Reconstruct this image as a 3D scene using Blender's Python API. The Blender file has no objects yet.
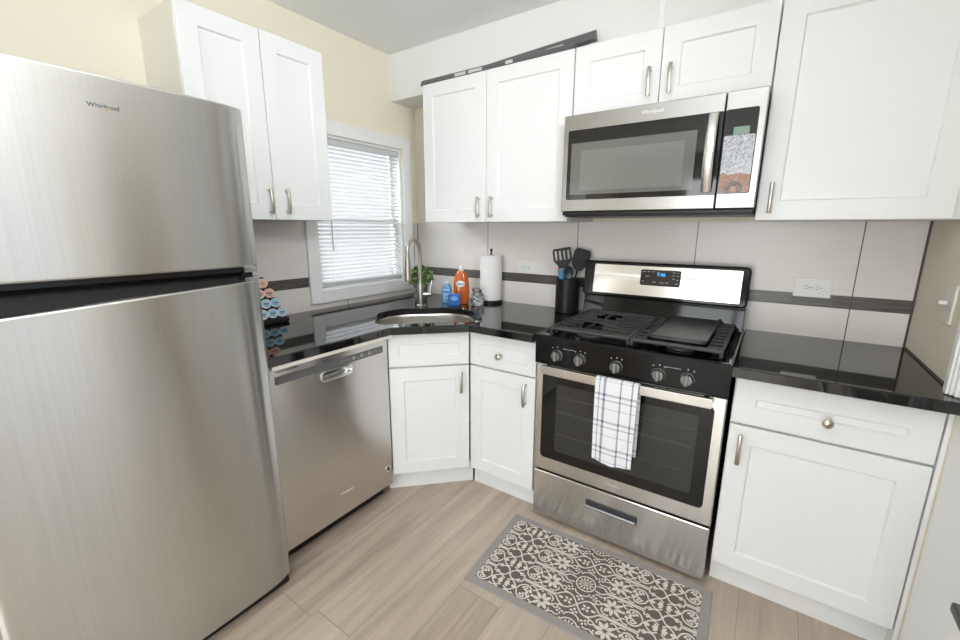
import bpy, bmesh, math, random
from mathutils import Matrix, Vector
random.seed(7)
S = bpy.context.scene
COL = S.collection
PI = math.pi

# ------------------------------------------------------------------ camera, world, lights, exposure
def make_camera():
    yaw, pitch, roll = math.radians(34.447), math.radians(-12.266), math.radians(0.1903)
    f = Vector((-math.sin(yaw) * math.cos(pitch), math.cos(yaw) * math.cos(pitch), math.sin(pitch)))
    r = Vector((math.cos(yaw), math.sin(yaw), 0))
    u = r.cross(f)
    r2 = math.cos(roll) * r + math.sin(roll) * u
    u2 = -math.sin(roll) * r + math.cos(roll) * u
    m = Matrix((r2, u2, -f)).transposed().to_4x4()
    m.translation = Vector((2.1327, -2.3128, 1.3768))
    cd = bpy.data.cameras.new('camera')
    cd.sensor_width = 36.0
    cd.lens = 423.1455 / 960.0 * 36.0
    cd.clip_start = 0.02
    cam = bpy.data.objects.new('camera', cd)
    COL.objects.link(cam)
    cam.matrix_world = m
    S.camera = cam
make_camera()

world = bpy.data.worlds.new('daylight')
S.world = world
world.use_nodes = True
wn = world.node_tree.nodes
wn['Background'].inputs['Color'].default_value = (0.93, 0.97, 1.0, 1)
wn['Background'].inputs['Strength'].default_value = 1.1

def area_light(name, loc, rot, sx, sy, power, color=(1, 1, 1)):
    ld = bpy.data.lights.new(name, 'AREA')
    ld.shape = 'RECTANGLE'
    ld.size, ld.size_y = sx, sy
    ld.energy = power
    ld.color = color
    o = bpy.data.objects.new(name, ld)
    COL.objects.link(o)
    o.location = loc
    o.rotation_euler = rot
    return o
# daylight entering by the rear window, the kitchen window and the long side window
DAY = (0.94, 0.98, 1.0)
area_light('rear_window_daylight', (1.70, -5.72, 1.15), (math.radians(90), 0, 0), 1.5, 1.85, 78, DAY)
area_light('kitchen_window_daylight', (-0.95, -1.15, 2.45), Vector((0.95, 0.66, -0.95)).to_track_quat('-Z', 'Y').to_euler(), 0.9, 0.9, 250, DAY)
area_light('side_window_daylight', (2.72, -3.0, 1.2), (0, math.radians(90), 0), 1.8, 2.8, 4, DAY)
# the photographer's flash turned to the ceiling, plus added fill for the left wall
FLASH = (0.96, 0.985, 1.0)
o = area_light('bounce_flash', (1.80, -2.05, 1.50), (math.radians(180), 0, 0), 0.5, 0.5, 19, FLASH)
o.data.spread = math.radians(115)
o = area_light('left_wall_fill', (2.45, -1.95, 2.10), Vector((-2.4, 1.5, -0.1)).to_track_quat('-Z', 'Y').to_euler(), 0.45, 0.45, 4.6, FLASH)
o.data.spread = math.radians(80)

ld = bpy.data.lights.new('hall_fill_light', 'POINT')  # added fill in the unseen hall, brightens what the refrigerator reflects
ld.energy = 5
ld.shadow_soft_size = 0.12
o = bpy.data.objects.new('hall_fill_light', ld)
COL.objects.link(o)
o.location = (3.2, -0.75, 2.1)

S.view_settings.view_transform = 'Standard'
S.view_settings.look = 'None'
S.view_settings.gamma = 1.0
S.view_settings.use_curve_mapping = False
S.view_settings.exposure = -0.09

# ------------------------------------------------------------------ materials
def mat(name, color, rough=0.5, metal=0.0, spec=0.5, coat=0.0, aniso=0.0, trans=0.0, emit=None, ior=1.5, emit_strength=1.0, sss=0.0):
    m = bpy.data.materials.new(name)
    m.use_nodes = True
    b = m.node_tree.nodes['Principled BSDF']
    b.inputs['Base Color'].default_value = (*color, 1)
    b.inputs['Roughness'].default_value = rough
    b.inputs['Metallic'].default_value = metal
    b.inputs['Specular IOR Level'].default_value = spec
    b.inputs['IOR'].default_value = ior
    b.inputs['Coat Weight'].default_value = coat
    b.inputs['Coat Roughness'].default_value = 0.05
    b.inputs['Anisotropic'].default_value = aniso
    b.inputs['Transmission Weight'].default_value = trans
    if emit:
        b.inputs['Emission Color'].default_value = (*emit, 1)
        b.inputs['Emission Strength'].default_value = emit_strength
    return m
def nt(m):
    return m.node_tree.nodes, m.node_tree.links, m.node_tree.nodes['Principled BSDF']
def coords(m, scale=(1, 1, 1), loc=(0, 0, 0), rot=(0, 0, 0), kind='Object'):
    n, l, b = nt(m)
    tc = n.new('ShaderNodeTexCoord')
    mp = n.new('ShaderNodeMapping')
    mp.inputs['Scale'].default_value = scale
    mp.inputs['Location'].default_value = loc
    mp.inputs['Rotation'].default_value = rot
    l.new(tc.outputs[kind], mp.inputs['Vector'])
    return mp.outputs['Vector']
def noise(m, vec, scale, detail=3, rough=0.5):
    n, l, b = nt(m)
    t = n.new('ShaderNodeTexNoise')
    t.inputs['Scale'].default_value = scale
    t.inputs['Detail'].default_value = detail
    t.inputs['Roughness'].default_value = rough
    l.new(vec, t.inputs['Vector'])
    return t.outputs['Fac']
def ramp(m, fac, stops):
    n, l, b = nt(m)
    r = n.new('ShaderNodeValToRGB')
    while len(r.color_ramp.elements) < len(stops):
        r.color_ramp.elements.new(0.5)
    for e, (p, c) in zip(r.color_ramp.elements, stops):
        e.position = p
        e.color = (*c, 1)
    l.new(fac, r.inputs['Fac'])
    return r.outputs['Color']
def mth(m, op, a, b=None, c=None):
    n, l, _ = nt(m)
    t = n.new('ShaderNodeMath')
    t.operation = op
    for i, v in enumerate((a, b, c)):
        if v is None: continue
        if isinstance(v, (int, float)): t.inputs[i].default_value = v
        else: l.new(v, t.inputs[i])
    return t.outputs[0]
def mixc(m, fac, a, b):
    n, l, _ = nt(m)
    t = n.new('ShaderNodeMix')
    t.data_type = 'RGBA'
    for sock, v in ((t.inputs[0], fac), (t.inputs[6], a), (t.inputs[7], b)):
        if isinstance(v, tuple): sock.default_value = (*v, 1)
        elif isinstance(v, (int, float)): sock.default_value = v
        else: l.new(v, sock)
    return t.outputs[2]
def sep(m, vec):
    n, l, _ = nt(m)
    t = n.new('ShaderNodeSeparateXYZ')
    l.new(vec, t.inputs[0])
    return t.outputs
def bump(m, h, strength=0.2, dist=0.01):
    n, l, b = nt(m)
    t = n.new('ShaderNodeBump')
    t.inputs['Strength'].default_value = strength
    t.inputs['Distance'].default_value = dist
    l.new(h, t.inputs['Height'])
    l.new(t.outputs['Normal'], b.inputs['Normal'])
def setc(m, c, sock='Base Color'):
    n, l, b = nt(m)
    l.new(c, b.inputs[sock])

def wall_paint(name, color):
    m = mat(name, color, 0.55, spec=0.3)
    v = coords(m)
    bump(m, noise(m, v, 180, 2), 0.05, 0.002)
    return m
M_cream = wall_paint('cream_wall_paint', (0.90, 0.85, 0.70))
M_beige = wall_paint('beige_wall_paint', (0.82, 0.75, 0.62))
M_rear = wall_paint('pale_rear_wall_paint', (0.80, 0.79, 0.76))
M_ceil = wall_paint('ceiling_paint', (0.91, 0.925, 0.925))
M_soffit = wall_paint('soffit_paint', (0.84, 0.84, 0.82))
M_cab = mat('white_cabinet_lacquer', (0.85, 0.855, 0.86), 0.32, spec=0.4)
M_cabshade = mat('shaded_cabinet_side', (0.70, 0.675, 0.60), 0.4, spec=0.4)  # cabinet white with the side's dimmer light put into the colour
M_trim = mat('white_trim_paint', (0.90, 0.905, 0.91), 0.35, spec=0.4)
M_nickel = mat('brushed_nickel', (0.50, 0.47, 0.42), 0.28, metal=1.0)
M_chrome = mat('polished_chrome', (0.80, 0.80, 0.80), 0.10, metal=1.0)
M_black = mat('black_plastic', (0.010, 0.010, 0.011), 0.35, spec=0.35)
M_blackgloss = mat('black_enamel', (0.005, 0.005, 0.006), 0.06, spec=0.26)
M_iron = mat('cast_iron', (0.062, 0.061, 0.060), 0.5, spec=0.35)
M_griddle = mat('griddle_iron', (0.036, 0.036, 0.036), 0.36, spec=0.45)
M_glassblack = mat('dark_oven_glass', (0.008, 0.008, 0.008), 0.04, spec=0.45)
M_screen = mat('microwave_screen', (0.14, 0.14, 0.132), 0.10, spec=0.5)
M_ovenpane = mat('oven_inner_pane', (0.035, 0.035, 0.033), 0.06, spec=0.5)
M_darkgrey = mat('dark_grey_plastic', (0.055, 0.056, 0.06), 0.4)
M_midgrey = mat('mid_grey_metal', (0.26, 0.26, 0.26), 0.3, metal=0.8)
M_white = mat('white_plastic', (0.82, 0.82, 0.80), 0.3)
M_offwhite = mat('ivory_plastic', (0.78, 0.75, 0.66), 0.35)
M_print = mat('white_print', (0.75, 0.75, 0.75), 0.5)

def brushed(name, color=(0.68, 0.665, 0.645), rough=0.22, aniso=0.78, streak=220):
    m = mat(name, color, rough, metal=1.0, aniso=aniso)
    n, l, b = nt(m)
    t = n.new('ShaderNodeTangent')
    t.direction_type = 'RADIAL'
    t.axis = 'Z'
    l.new(t.outputs[0], b.inputs['Tangent'])
    b.inputs['Anisotropic Rotation'].default_value = 0.25
    v = coords(m, (streak, streak, 2.5))
    f = noise(m, v, 1.0, 3, 0.6)
    c = ramp(m, f, [(0.25, tuple(x * 0.955 for x in color)), (0.75, tuple(min(1, x * 1.035) for x in color))])
    setc(m, c)
    return m
M_steel = brushed('brushed_stainless_steel')
M_steel_fridge = brushed('refrigerator_stainless_steel', (0.57, 0.57, 0.56), 0.27, 0.97, 160)
M_steel_micro = brushed('microwave_stainless_steel', (0.36, 0.35, 0.34), 0.30, 0.2, 200)
M_steel_plain = mat('satin_steel', (0.66, 0.65, 0.63), 0.22, metal=1.0)
M_sink = mat('sink_steel', (0.66, 0.63, 0.58), 0.30, metal=1.0)

def granite():
    m = mat('black_polished_granite', (0.006, 0.006, 0.006), 0.04, spec=0.7, ior=1.52)
    v = coords(m)
    f = noise(m, v, 420, 2, 0.7)
    c = ramp(m, f, [(0.60, (0.006, 0.006, 0.006)), (0.72, (0.022, 0.021, 0.02)), (0.82, (0.06, 0.055, 0.05))])
    setc(m, c)
    return m
M_granite = granite()

def tile(name, axis, joints0, period=0.606):
    """greige wall tile with fine linear figure, a dark accent band and dark joints; axis = run direction"""
    m = mat(name, (0.6, 0.57, 0.53), 0.28, spec=0.45)
    v = coords(m)
    x, y, z = sep(m, v)
    run = x if axis == 'x' else y
    vs = coords(m, (1.3, 1.3, 26))
    f1 = noise(m, vs, 3.0, 5, 0.65)
    vs2 = coords(m, (5, 5, 160))
    f2 = noise(m, vs2, 1.0, 3, 0.6)
    f = mth(m, 'ADD', mth(m, 'MULTIPLY', f1, 0.65), mth(m, 'MULTIPLY', f2, 0.35))
    base = ramp(m, f, [(0.30, (0.745, 0.695, 0.655)), (0.50, (0.79, 0.745, 0.71)), (0.72, (0.83, 0.79, 0.76))])
    vb = coords(m, (9, 9, 90))
    g = noise(m, vb, 1.0, 4, 0.65)
    band = ramp(m, g, [(0.3, (0.055, 0.047, 0.042)), (0.7, (0.15, 0.135, 0.125))])
    inband = mth(m, 'MULTIPLY', mth(m, 'GREATER_THAN', z, 1.050), mth(m, 'LESS_THAN', z, 1.102))
    col = mixc(m, inband, base, band)
    fr = mth(m, 'ABSOLUTE', mth(m, 'SUBTRACT', mth(m, 'FRACT', mth(m, 'ADD', mth(m, 'DIVIDE', mth(m, 'SUBTRACT', run, joints0), period), 100.5)), 0.5))
    vj = mth(m, 'LESS_THAN', fr, 0.0032)
    hj = mth(m, 'ADD', mth(m, 'LESS_THAN', mth(m, 'ABSOLUTE', mth(m, 'SUBTRACT', z, 1.050)), 0.0012), mth(m, 'LESS_THAN', mth(m, 'ABSOLUTE', mth(m, 'SUBTRACT', z, 1.102)), 0.0012))
    j = mth(m, 'MINIMUM', mth(m, 'ADD', vj, hj), 1.0)
    col = mixc(m, j, col, (0.06, 0.052, 0.048))
    setc(m, col)
    bump(m, mth(m, 'SUBTRACT', 1.0, j), 0.3, 0.002)
    return m
M_tile_back = tile('wall_tile_back', 'x', 0.0)
M_tile_left = tile('wall_tile_left', 'y', -0.646, 0.245 if False else 0.606)

def floor_mat():
    m = mat('grey_oak_plank_floor', (0.4, 0.34, 0.29), 0.38, spec=0.4)
    n, l, b = nt(m)
    tc = n.new('ShaderNodeTexCoord')
    sx, sy, sz = sep(m, tc.outputs['Object'])
    W, L = 0.182, 1.22
    ix = mth(m, 'FLOOR', mth(m, 'DIVIDE', sx, W))
    off = mth(m, 'MULTIPLY', mth(m, 'FRACT', mth(m, 'MULTIPLY', mth(m, 'SINE', mth(m, 'MULTIPLY', ix, 12.9898)), 43758.5)), L)
    yy = mth(m, 'DIVIDE', mth(m, 'ADD', sy, off), L)
    iy = mth(m, 'FLOOR', yy)
    comb = n.new('ShaderNodeCombineXYZ')
    l.new(ix, comb.inputs[0]); l.new(iy, comb.inputs[1])
    wn_ = n.new('ShaderNodeTexWhiteNoise')
    wn_.noise_dimensions = '3D'
    l.new(comb.outputs[0], wn_.inputs['Vector'])
    rnd = wn_.outputs['Value']
    # per plank shifted grain
    comb2 = n.new('ShaderNodeCombineXYZ')
    l.new(mth(m, 'MULTIPLY', sx, 26.0), comb2.inputs[0])
    l.new(mth(m, 'ADD', mth(m, 'MULTIPLY', sy, 1.7), mth(m, 'MULTIPLY', rnd, 37.0)), comb2.inputs[1])
    l.new(mth(m, 'MULTIPLY', rnd, 11.0), comb2.inputs[2])
    g1 = noise(m, comb2.outputs[0], 1.0, 6, 0.62)
    comb3 = n.new('ShaderNodeCombineXYZ')
    l.new(mth(m, 'MULTIPLY', sx, 7.0), comb3.inputs[0])
    l.new(mth(m, 'ADD', mth(m, 'MULTIPLY', sy, 1.3), mth(m, 'MULTIPLY', rnd, 17.0)), comb3.inputs[1])
    l.new(mth(m, 'MULTIPLY', rnd, 5.0), comb3.inputs[2])
    g2 = noise(m, comb3.outputs[0], 1.0, 4, 0.55)
    f = mth(m, 'ADD', mth(m, 'ADD', mth(m, 'MULTIPLY', g1, 0.5), mth(m, 'MULTIPLY', g2, 0.42)), mth(m, 'MULTIPLY', mth(m, 'SUBTRACT', rnd, 0.5), 0.11))
    col = ramp(m, f, [(0.24, (0.30, 0.235, 0.182)), (0.42, (0.47, 0.39, 0.312)), (0.58, (0.59, 0.50, 0.405)), (0.76, (0.70, 0.61, 0.51))])
    jx = mth(m, 'LESS_THAN', mth(m, 'ABSOLUTE', mth(m, 'SUBTRACT', mth(m, 'FRACT', mth(m, 'DIVIDE', sx, W)), 0.5)), 0.4955)
    jy = mth(m, 'LESS_THAN', mth(m, 'ABSOLUTE', mth(m, 'SUBTRACT', mth(m, 'FRACT', yy), 0.5)), 0.4990)
    ok = mth(m, 'MULTIPLY', jx, jy)
    col = mixc(m, ok, (0.25, 0.205, 0.17), col)
    setc(m, col)
    bump(m, mth(m, 'ADD', mth(m, 'MULTIPLY', g1, 0.3), ok), 0.08, 0.002)
    return m
M_floor = floor_mat()

# ------------------------------------------------------------------ mesh helpers
def finish(bm, thr=38):
    bmesh.ops.recalc_face_normals(bm, faces=bm.faces[:])
    c = math.radians(thr)
    for f in bm.faces:
        f.smooth = True
    for e in bm.edges:
        if len(e.link_faces) == 2:
            a = e.calc_face_angle(0)
            a0, a1 = e.link_faces[0].calc_area(), e.link_faces[1].calc_area()
            flat_rim = a > math.radians(12) and max(a0, a1) > 8 * min(a0, a1)   # keep broad flat faces flat beside their bevels
            e.smooth = a < c and not flat_rim
        else:
            e.smooth = False
def obj(name, bm, mats, parent=None, label=None, thr=38, recalc=True):
    if recalc: finish(bm, thr)
    me = bpy.data.meshes.new(name)
    bm.to_mesh(me)
    bm.free()
    for m in (mats if isinstance(mats, (list, tuple)) else [mats]):
        me.materials.append(m)
    o = bpy.data.objects.new(name, me)
    COL.objects.link(o)
    if parent is not None:
        o.parent = parent
    if label:
        o['label'] = label
    return o
def thing(name, label, cat, loc=(0, 0, 0), rotz=0.0, group=None):
    o = bpy.data.objects.new(name, None)
    o.empty_display_size = 0.05
    COL.objects.link(o)
    o.location = loc
    o.rotation_euler = (0, 0, rotz)
    tag(o, label, cat, group)
    return o
def tag(o, label, cat, group=None):
    o['label'] = label
    o['category'] = cat
    if group: o['group'] = group
    return o
def struct(name, bm, mats, parent=None):
    o = obj(name, bm, mats, parent)
    if parent is None:
        o['kind'] = 'structure'
    return o
def copy_tree(src, loc=None, rotz=None, label=None, group=None):
    r = src.copy(); COL.objects.link(r)
    for ch in list(src.children):
        c = ch.copy(); COL.objects.link(c); c.parent = r
        for g in list(ch.children):
            d = g.copy(); COL.objects.link(d); d.parent = c
    if loc is not None: r.location = loc
    if rotz is not None: r.rotation_euler = (0, 0, rotz)
    if label: r['label'] = label
    if group: r['group'] = group
    return r
def B():
    return bmesh.new()
def merge(bm, tmp, mtx=None):
    if mtx is not None:
        bmesh.ops.transform(tmp, matrix=mtx, verts=tmp.verts[:])
    me = bpy.data.meshes.new('tmp')
    tmp.to_mesh(me); tmp.free()
    bm.from_mesh(me)
    bpy.data.meshes.remove(me)
def box(bm, x0, x1, y0, y1, z0, z1, bev=0.0, seg=2, mi=0, mtx=None):
    t = bmesh.new()
    vs = [t.verts.new((x, y, z)) for x in (x0, x1) for y in (y0, y1) for z in (z0, z1)]
    for q in ((0, 1, 3, 2), (4, 6, 7, 5), (0, 4, 5, 1), (2, 3, 7, 6), (0, 2, 6, 4), (1, 5, 7, 3)):
        f = t.faces.new([vs[i] for i in q]); f.material_index = mi
    bmesh.ops.recalc_face_normals(t, faces=t.faces[:])
    if bev > 0:
        bmesh.ops.bevel(t, geom=t.edges[:], offset=bev, segments=seg, profile=0.5, affect='EDGES', clamp_overlap=True)
        for f in t.faces: f.material_index = mi
    merge(bm, t, mtx)
    return bm
def offset_poly(pts, d):
    """inward offset for a counter-clockwise polygon"""
    n = len(pts); out = []
    for i in range(n):
        p0, p1, p2 = Vector(pts[i - 1]), Vector(pts[i]), Vector(pts[(i + 1) % n])
        a = (p1 - p0); b = (p2 - p1)
        if a.length < 1e-9 or b.length < 1e-9:
            out.append(tuple(p1)); continue
        a.normalize(); b.normalize()
        na, nb = Vector((-a.y, a.x)), Vector((-b.y, b.x))
        k = na + nb
        den = 1 + na.dot(nb)
        k = k / max(den, 0.2)
        out.append(tuple(p1 + k * d))
    return out
def area2(pts):
    return sum(pts[i - 1][0] * pts[i][1] - pts[i][0] * pts[i - 1][1] for i in range(len(pts)))
def to3(p, h, axis):
    if axis == 'z': return (p[0], p[1], h)
    if axis == 'y': return (p[0], h, p[1])
    return (h, p[0], p[1])
def prism(bm, pts, a, b, axis='z', bev=0.0, bev_b=None, mi=0, mtx=None, seg=2):
    """extrude polygon between levels a and b; bev rounds the rim at a, bev_b the rim at b"""
    t = bmesh.new()
    pts = list(pts)
    if area2(pts) < 0: pts.reverse()
    if bev_b is None: bev_b = bev
    s = 1 if b > a else -1
    rings = []
    if bev > 0:
        for k in range(seg + 1):
            th = PI / 2 * k / seg
            rings.append((offset_poly(pts, bev * (1 - math.sin(th))), a + s * bev * (1 - math.cos(th))))
    else:
        rings.append((pts, a))
    if bev_b > 0:
        for k in range(seg + 1):
            th = PI / 2 * k / seg
            rings.append((offset_poly(pts, bev_b * (1 - math.cos(th))), b - s * bev_b * (1 - math.sin(th))))
    else:
        rings.append((pts, b))
    vr = [[t.verts.new(to3(p, h, axis)) for p in r] for r, h in rings]
    n = len(pts)
    for r0, r1 in zip(vr, vr[1:]):
        for i in range(n):
            t.faces.new((r0[i], r0[(i + 1) % n], r1[(i + 1) % n], r1[i]))
    t.faces.new(vr[0]); t.faces.new(vr[-1])
    for f in t.faces: f.material_index = mi
    bmesh.ops.recalc_face_normals(t, faces=t.faces[:])
    merge(bm, t, mtx)
    return bm
def rrect(x0, x1, z0, z1, r, n=5):
    out = []
    for cx, cz, a0 in ((x1 - r, z1 - r, 0), (x0 + r, z1 - r, 90), (x0 + r, z0 + r, 180), (x1 - r, z0 + r, 270)):
        for k in range(n + 1):
            a = math.radians(a0 + 90 * k / n)
            out.append((cx + r * math.cos(a), cz + r * math.sin(a)))
    return out
def circle(cx, cy, r, n=24, ry=None):
    return [(cx + r * math.cos(2 * PI * k / n), cy + (ry or r) * math.sin(2 * PI * k / n)) for k in range(n)]
def lathe(bm, prof, seg=28, c=(0, 0, 0), mtx=None, mi=0, cap=True):
    """prof: list of (r, z)"""
    t = bmesh.new()
    rings = []
    for r, z in prof:
        if r < 1e-6:
            rings.append([t.verts.new((c[0], c[1], c[2] + z))])
        else:
            rings.append([t.verts.new((c[0] + r * math.cos(2 * PI * k / seg), c[1] + r * math.sin(2 * PI * k / seg), c[2] + z)) for k in range(seg)])
    for a, b in zip(rings, rings[1:]):
        if len(a) == 1 and len(b) == 1: continue
        for k in range(seg):
            k2 = (k + 1) % seg
            if len(a) == 1: t.faces.new((a[0], b[k2], b[k]))
            elif len(b) == 1: t.faces.new((a[k], a[k2], b[0]))
            else: t.faces.new((a[k], a[k2], b[k2], b[k]))
    if cap:
        for r in (rings[0], rings[-1]):
            if len(r) > 2: t.faces.new(r)
    for f in t.faces: f.material_index = mi
    merge(bm, t, mtx)
    return bm
def tube(bm, pts, r, seg=12, sq=1.0, up=None, mi=0, mtx=None, closed=False):
    """sweep an ellipse (r across, r*sq along 'up') along pts; r may be a list"""
    t = bmesh.new()
    P = [Vector(p) for p in pts]
    n = len(P)
    rings = []
    prev = None
    for i in range(n):
        if closed:
            d = P[(i + 1) % n] - P[i - 1]
        else:
            d = P[min(i + 1, n - 1)] - P[max(i - 1, 0)]
        d.normalize()
        if up is not None:
            u = Vector(up)
        else:
            u = prev if prev is not None else (Vector((0, 0, 1)) if abs(d.z) < 0.9 else Vector((1, 0, 0)))
        s = d.cross(u)
        if s.length < 1e-6:
            s = d.cross(Vector((0.3, 0.5, 0.8)))
        s.normalize()
        u = s.cross(d).normalized()
        prev = u
        rr = r[i] if isinstance(r, (list, tuple)) else r
        rings.append([t.verts.new(P[i] + s * (rr * math.cos(2 * PI * k / seg)) + u * (rr * sq * math.sin(2 * PI * k / seg))) for k in range(seg)])
    m = n if closed else n - 1
    for i in range(m):
        a, b = rings[i], rings[(i + 1) % n]
        for k in range(seg):
            k2 = (k + 1) % seg
            t.faces.new((a[k], a[k2], b[k2], b[k]))
    if not closed:
        t.faces.new(rings[0]); t.faces.new(rings[-1])
    for f in t.faces: f.material_index = mi
    bmesh.ops.recalc_face_normals(t, faces=t.faces[:])
    merge(bm, t, mtx)
    return bm
def arc(cx, cy, r, a0, a1, n):
    return [(cx + r * math.cos(math.radians(a0 + (a1 - a0) * k / n)), cy + r * math.sin(math.radians(a0 + (a1 - a0) * k / n))) for k in range(n + 1)]
def text_bm(s, size, depth=0.0006, bold=0.0, align='CENTER'):
    """lettering standing in the xz plane, facing -y"""
    cu = bpy.data.curves.new('lettering', 'FONT')
    cu.body = s
    cu.size = size
    cu.extrude = depth / 2
    cu.offset = bold
    cu.align_x = align
    cu.align_y = 'CENTER'
    cu.resolution_u = 3
    o = bpy.data.objects.new('lettering', cu)
    COL.objects.link(o)
    dg = bpy.context.evaluated_depsgraph_get()
    me = bpy.data.meshes.new_from_object(o.evaluated_get(dg))
    bm = bmesh.new()
    bm.from_mesh(me)
    bpy.data.objects.remove(o)
    bpy.data.meshes.remove(me)
    bpy.data.curves.remove(cu)
    bmesh.ops.transform(bm, matrix=Matrix.Rotation(PI / 2, 4, 'X'), verts=bm.verts[:])
    return bm
def T(x, y, z):
    return Matrix.Translation((x, y, z))
def RZ(a):
    return Matrix.Rotation(a, 4, 'Z')
def RX(a):
    return Matrix.Rotation(a, 4, 'X')
def RY(a):
    return Matrix.Rotation(a, 4, 'Y')

# ------------------------------------------------------------------ setting
XR, YB, ZC = 2.612, -5.60, 2.4313      # right wall, rear wall, ceiling
bm = B(); box(bm, -0.12, 4.0, -5.75, 0.12, -0.06, 0.0); struct('floor', bm, M_floor)
bm = B(); box(bm, -0.12, 4.0, -5.75, 0.12, ZC, ZC + 0.06); struct('ceiling', bm, M_ceil)

# back wall (upper painted part and tiled band are one wall with two materials)
bm = B()
box(bm, -0.12, XR + 0.12, 0.0, 0.12, 0.0, 0.90)
box(bm, -0.12, XR + 0.12, 0.0, 0.12, 0.90, 1.409, mi=1)
box(bm, -0.12, XR + 0.12, 0.0, 0.12, 1.409, ZC)
struct('wall_back', bm, [M_cream, M_tile_back])

# left wall with the window hole
WY0, WY1, WZ0, WZ1 = -0.832, -0.150, 1.018, 1.880     # clear opening
bm = B()
box(bm, -0.12, 0, -5.75, 0.0, 0.0, 0.90)
box(bm, -0.12, 0, -5.75, 0.0, WZ1, ZC)
box(bm, -0.12, 0, -5.75, -1.60, 0.90, WZ1)
box(bm, -0.12, 0, -1.60, WY0, 1.409, WZ1)
box(bm, -0.12, 0, WY1, 0.0, 1.409, WZ1)
box(bm, -0.12, 0, -1.60, WY0, 0.90, 1.409, mi=1)
box(bm, -0.12, 0, WY1, 0.0, 0.90, 1.409, mi=1)
box(bm, -0.12, 0, WY0, WY1, 0.90, WZ0, mi=1)
struct('wall_left', bm, [M_cream, M_tile_left])

# right wall: a narrow closed door, an open doorway to a dim hall, a side window further on
DY0, DY1 = -0.94, -0.64
HY0, HY1 = -1.42, -1.07
EY0, EY1, EZ0 = -4.60, -1.48, 0.08
bm = B()
for y0, y1, z0, z1 in ((DY1, 0.0, 0, ZC), (DY0, DY1, 2.04, ZC), (HY1, DY0, 0, ZC), (HY0, HY1, 2.04, ZC), (EY1, HY0, 0, ZC), (EY0, EY1, 2.04, ZC), (EY0, EY1, 0, EZ0), (YB, EY0, 0, ZC)):
    box(bm, XR, XR + 0.12, y0, y1, z0, z1)
box(bm, 3.60, 3.66, -1.46, 0.12, 0, ZC)
box(bm, XR + 0.12, 3.60, 0.06, 0.12, 0, ZC)
box(bm, XR + 0.12, 3.60, -1.46, -1.43, 0, ZC)
struct('wall_right', bm, M_beige)
RWX0, RWX1, RWZ1 = 0.90, 2.50, 2.12
bm = B()
box(bm, -0.12, RWX0, YB - 0.12, YB, 0.0, ZC)
box(bm, RWX1, XR + 0.12, YB - 0.12, YB, 0.0, ZC)
box(bm, RWX0, RWX1, YB - 0.12, YB, RWZ1, ZC)
box(bm, RWX0, RWX1, YB - 0.12, YB, 0.0, 0.22)
struct('wall_front', bm, M_rear)
# rear glazed opening
bm = B()
for x0, x1, z0, z1 in ((RWX0 - .08, RWX0 + .03, .16, RWZ1 + .08), (RWX1 - .03, RWX1 + .08, .16, RWZ1 + .08), (RWX0 + .03, RWX1 - .03, RWZ1 - .03, RWZ1 + .08), (RWX0 + .03, RWX1 - .03, .16, .25), (1.72, 1.78, .25, RWZ1 - .03)):
    box(bm, x0, x1, YB - 0.02, YB + 0.02, z0, z1, 0.003)
win2 = struct('window_2', bm, M_trim)

# soffit above the stove wall
bm = B(); box(bm, 0.0, XR, -0.2167, 0.0, 2.163, ZC); struct('trim_1', bm, M_soffit)
bm = B(); box(bm, 1.608, 1.634, -0.2205, -0.2167, 2.163, ZC, 0.001); struct('trim_2', bm, M_trim)

# door on the right with its casing
bm = B()
def casing_profile(bm, y0, y1, z0, z1):
    box(bm, XR - 0.012, XR, y0, y1, z0, z1, 0.002)
    box(bm, XR - 0.020, XR - 0.012, y0 + 0.012, y1 - 0.030, z0, z1 - 0.0, 0.003)
    box(bm, XR - 0.026, XR - 0.020, y0 + 0.02, y1 - 0.060, z0, z1 - 0.0, 0.002)
casing_profile(bm, DY1, DY1 + 0.102, 0.9165, 2.14)
casing_profile(bm, HY1, DY0, 0.0, 2.14)
box(bm, XR - 0.02, XR, HY0 - 0.06, DY1 + 0.10, 2.0402, 2.14, 0.003)
box(bm, XR - 0.012, XR, HY0 - 0.06, HY0, 0.0, 2.04, 0.003)
struct('trim_3', bm, M_trim)
def panel_door(nm, y0, y1, knob_y, cols):
    bm = B()
    box(bm, XR + 0.002, XR + 0.042, y0 + 0.003, y1 - 0.003, 0.008, 2.035, 0.003)
    door = struct(nm, bm, M_trim)
    bm = B()
    for z0, z1 in ((0.22, 0.95), (1.10, 1.88)):
        for a_, b_ in cols:
            for a, b, c, d in ((a_, b_, z0, z0 + .02), (a_, b_, z1 - .02, z1), (a_, a_ + .02, z0 + .02, z1 - .02), (b_ - .02, b_, z0 + .02, z1 - .02)):
                box(bm, XR - 0.003, XR + 0.002, a, b, c, d, 0.0015)
    if cols: obj('panel_moulding', bm, M_trim, door)
    else: bm.free()
    bm = B()
    lathe(bm, [(0, 0), (.026, 0), (.026, .006), (.010, .010), (.010, .03), (.024, .04), (.028, .052), (.02, .064), (0, .067)], 20, mtx=T(XR + .002, knob_y, 0.98) @ RY(-PI / 2))
    obj('door_knob', bm, M_nickel, door)
panel_door('door_1', DY0, DY1, DY0 + .05, [])
bm = B()
box(bm, XR - 0.012, XR + .03, EY1, HY0 - 0.062, EZ0 - .06, 2.14, 0.003)
box(bm, XR - 0.012, XR + .03, EY0 - .08, EY0, EZ0 - .06, 2.14, 0.003)
box(bm, XR - 0.012, XR + .03, EY0, EY1, 2.04, 2.14, 0.003)
box(bm, XR - 0.012, XR + .03, EY0, EY1, EZ0 - .06, EZ0, 0.003)
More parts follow.
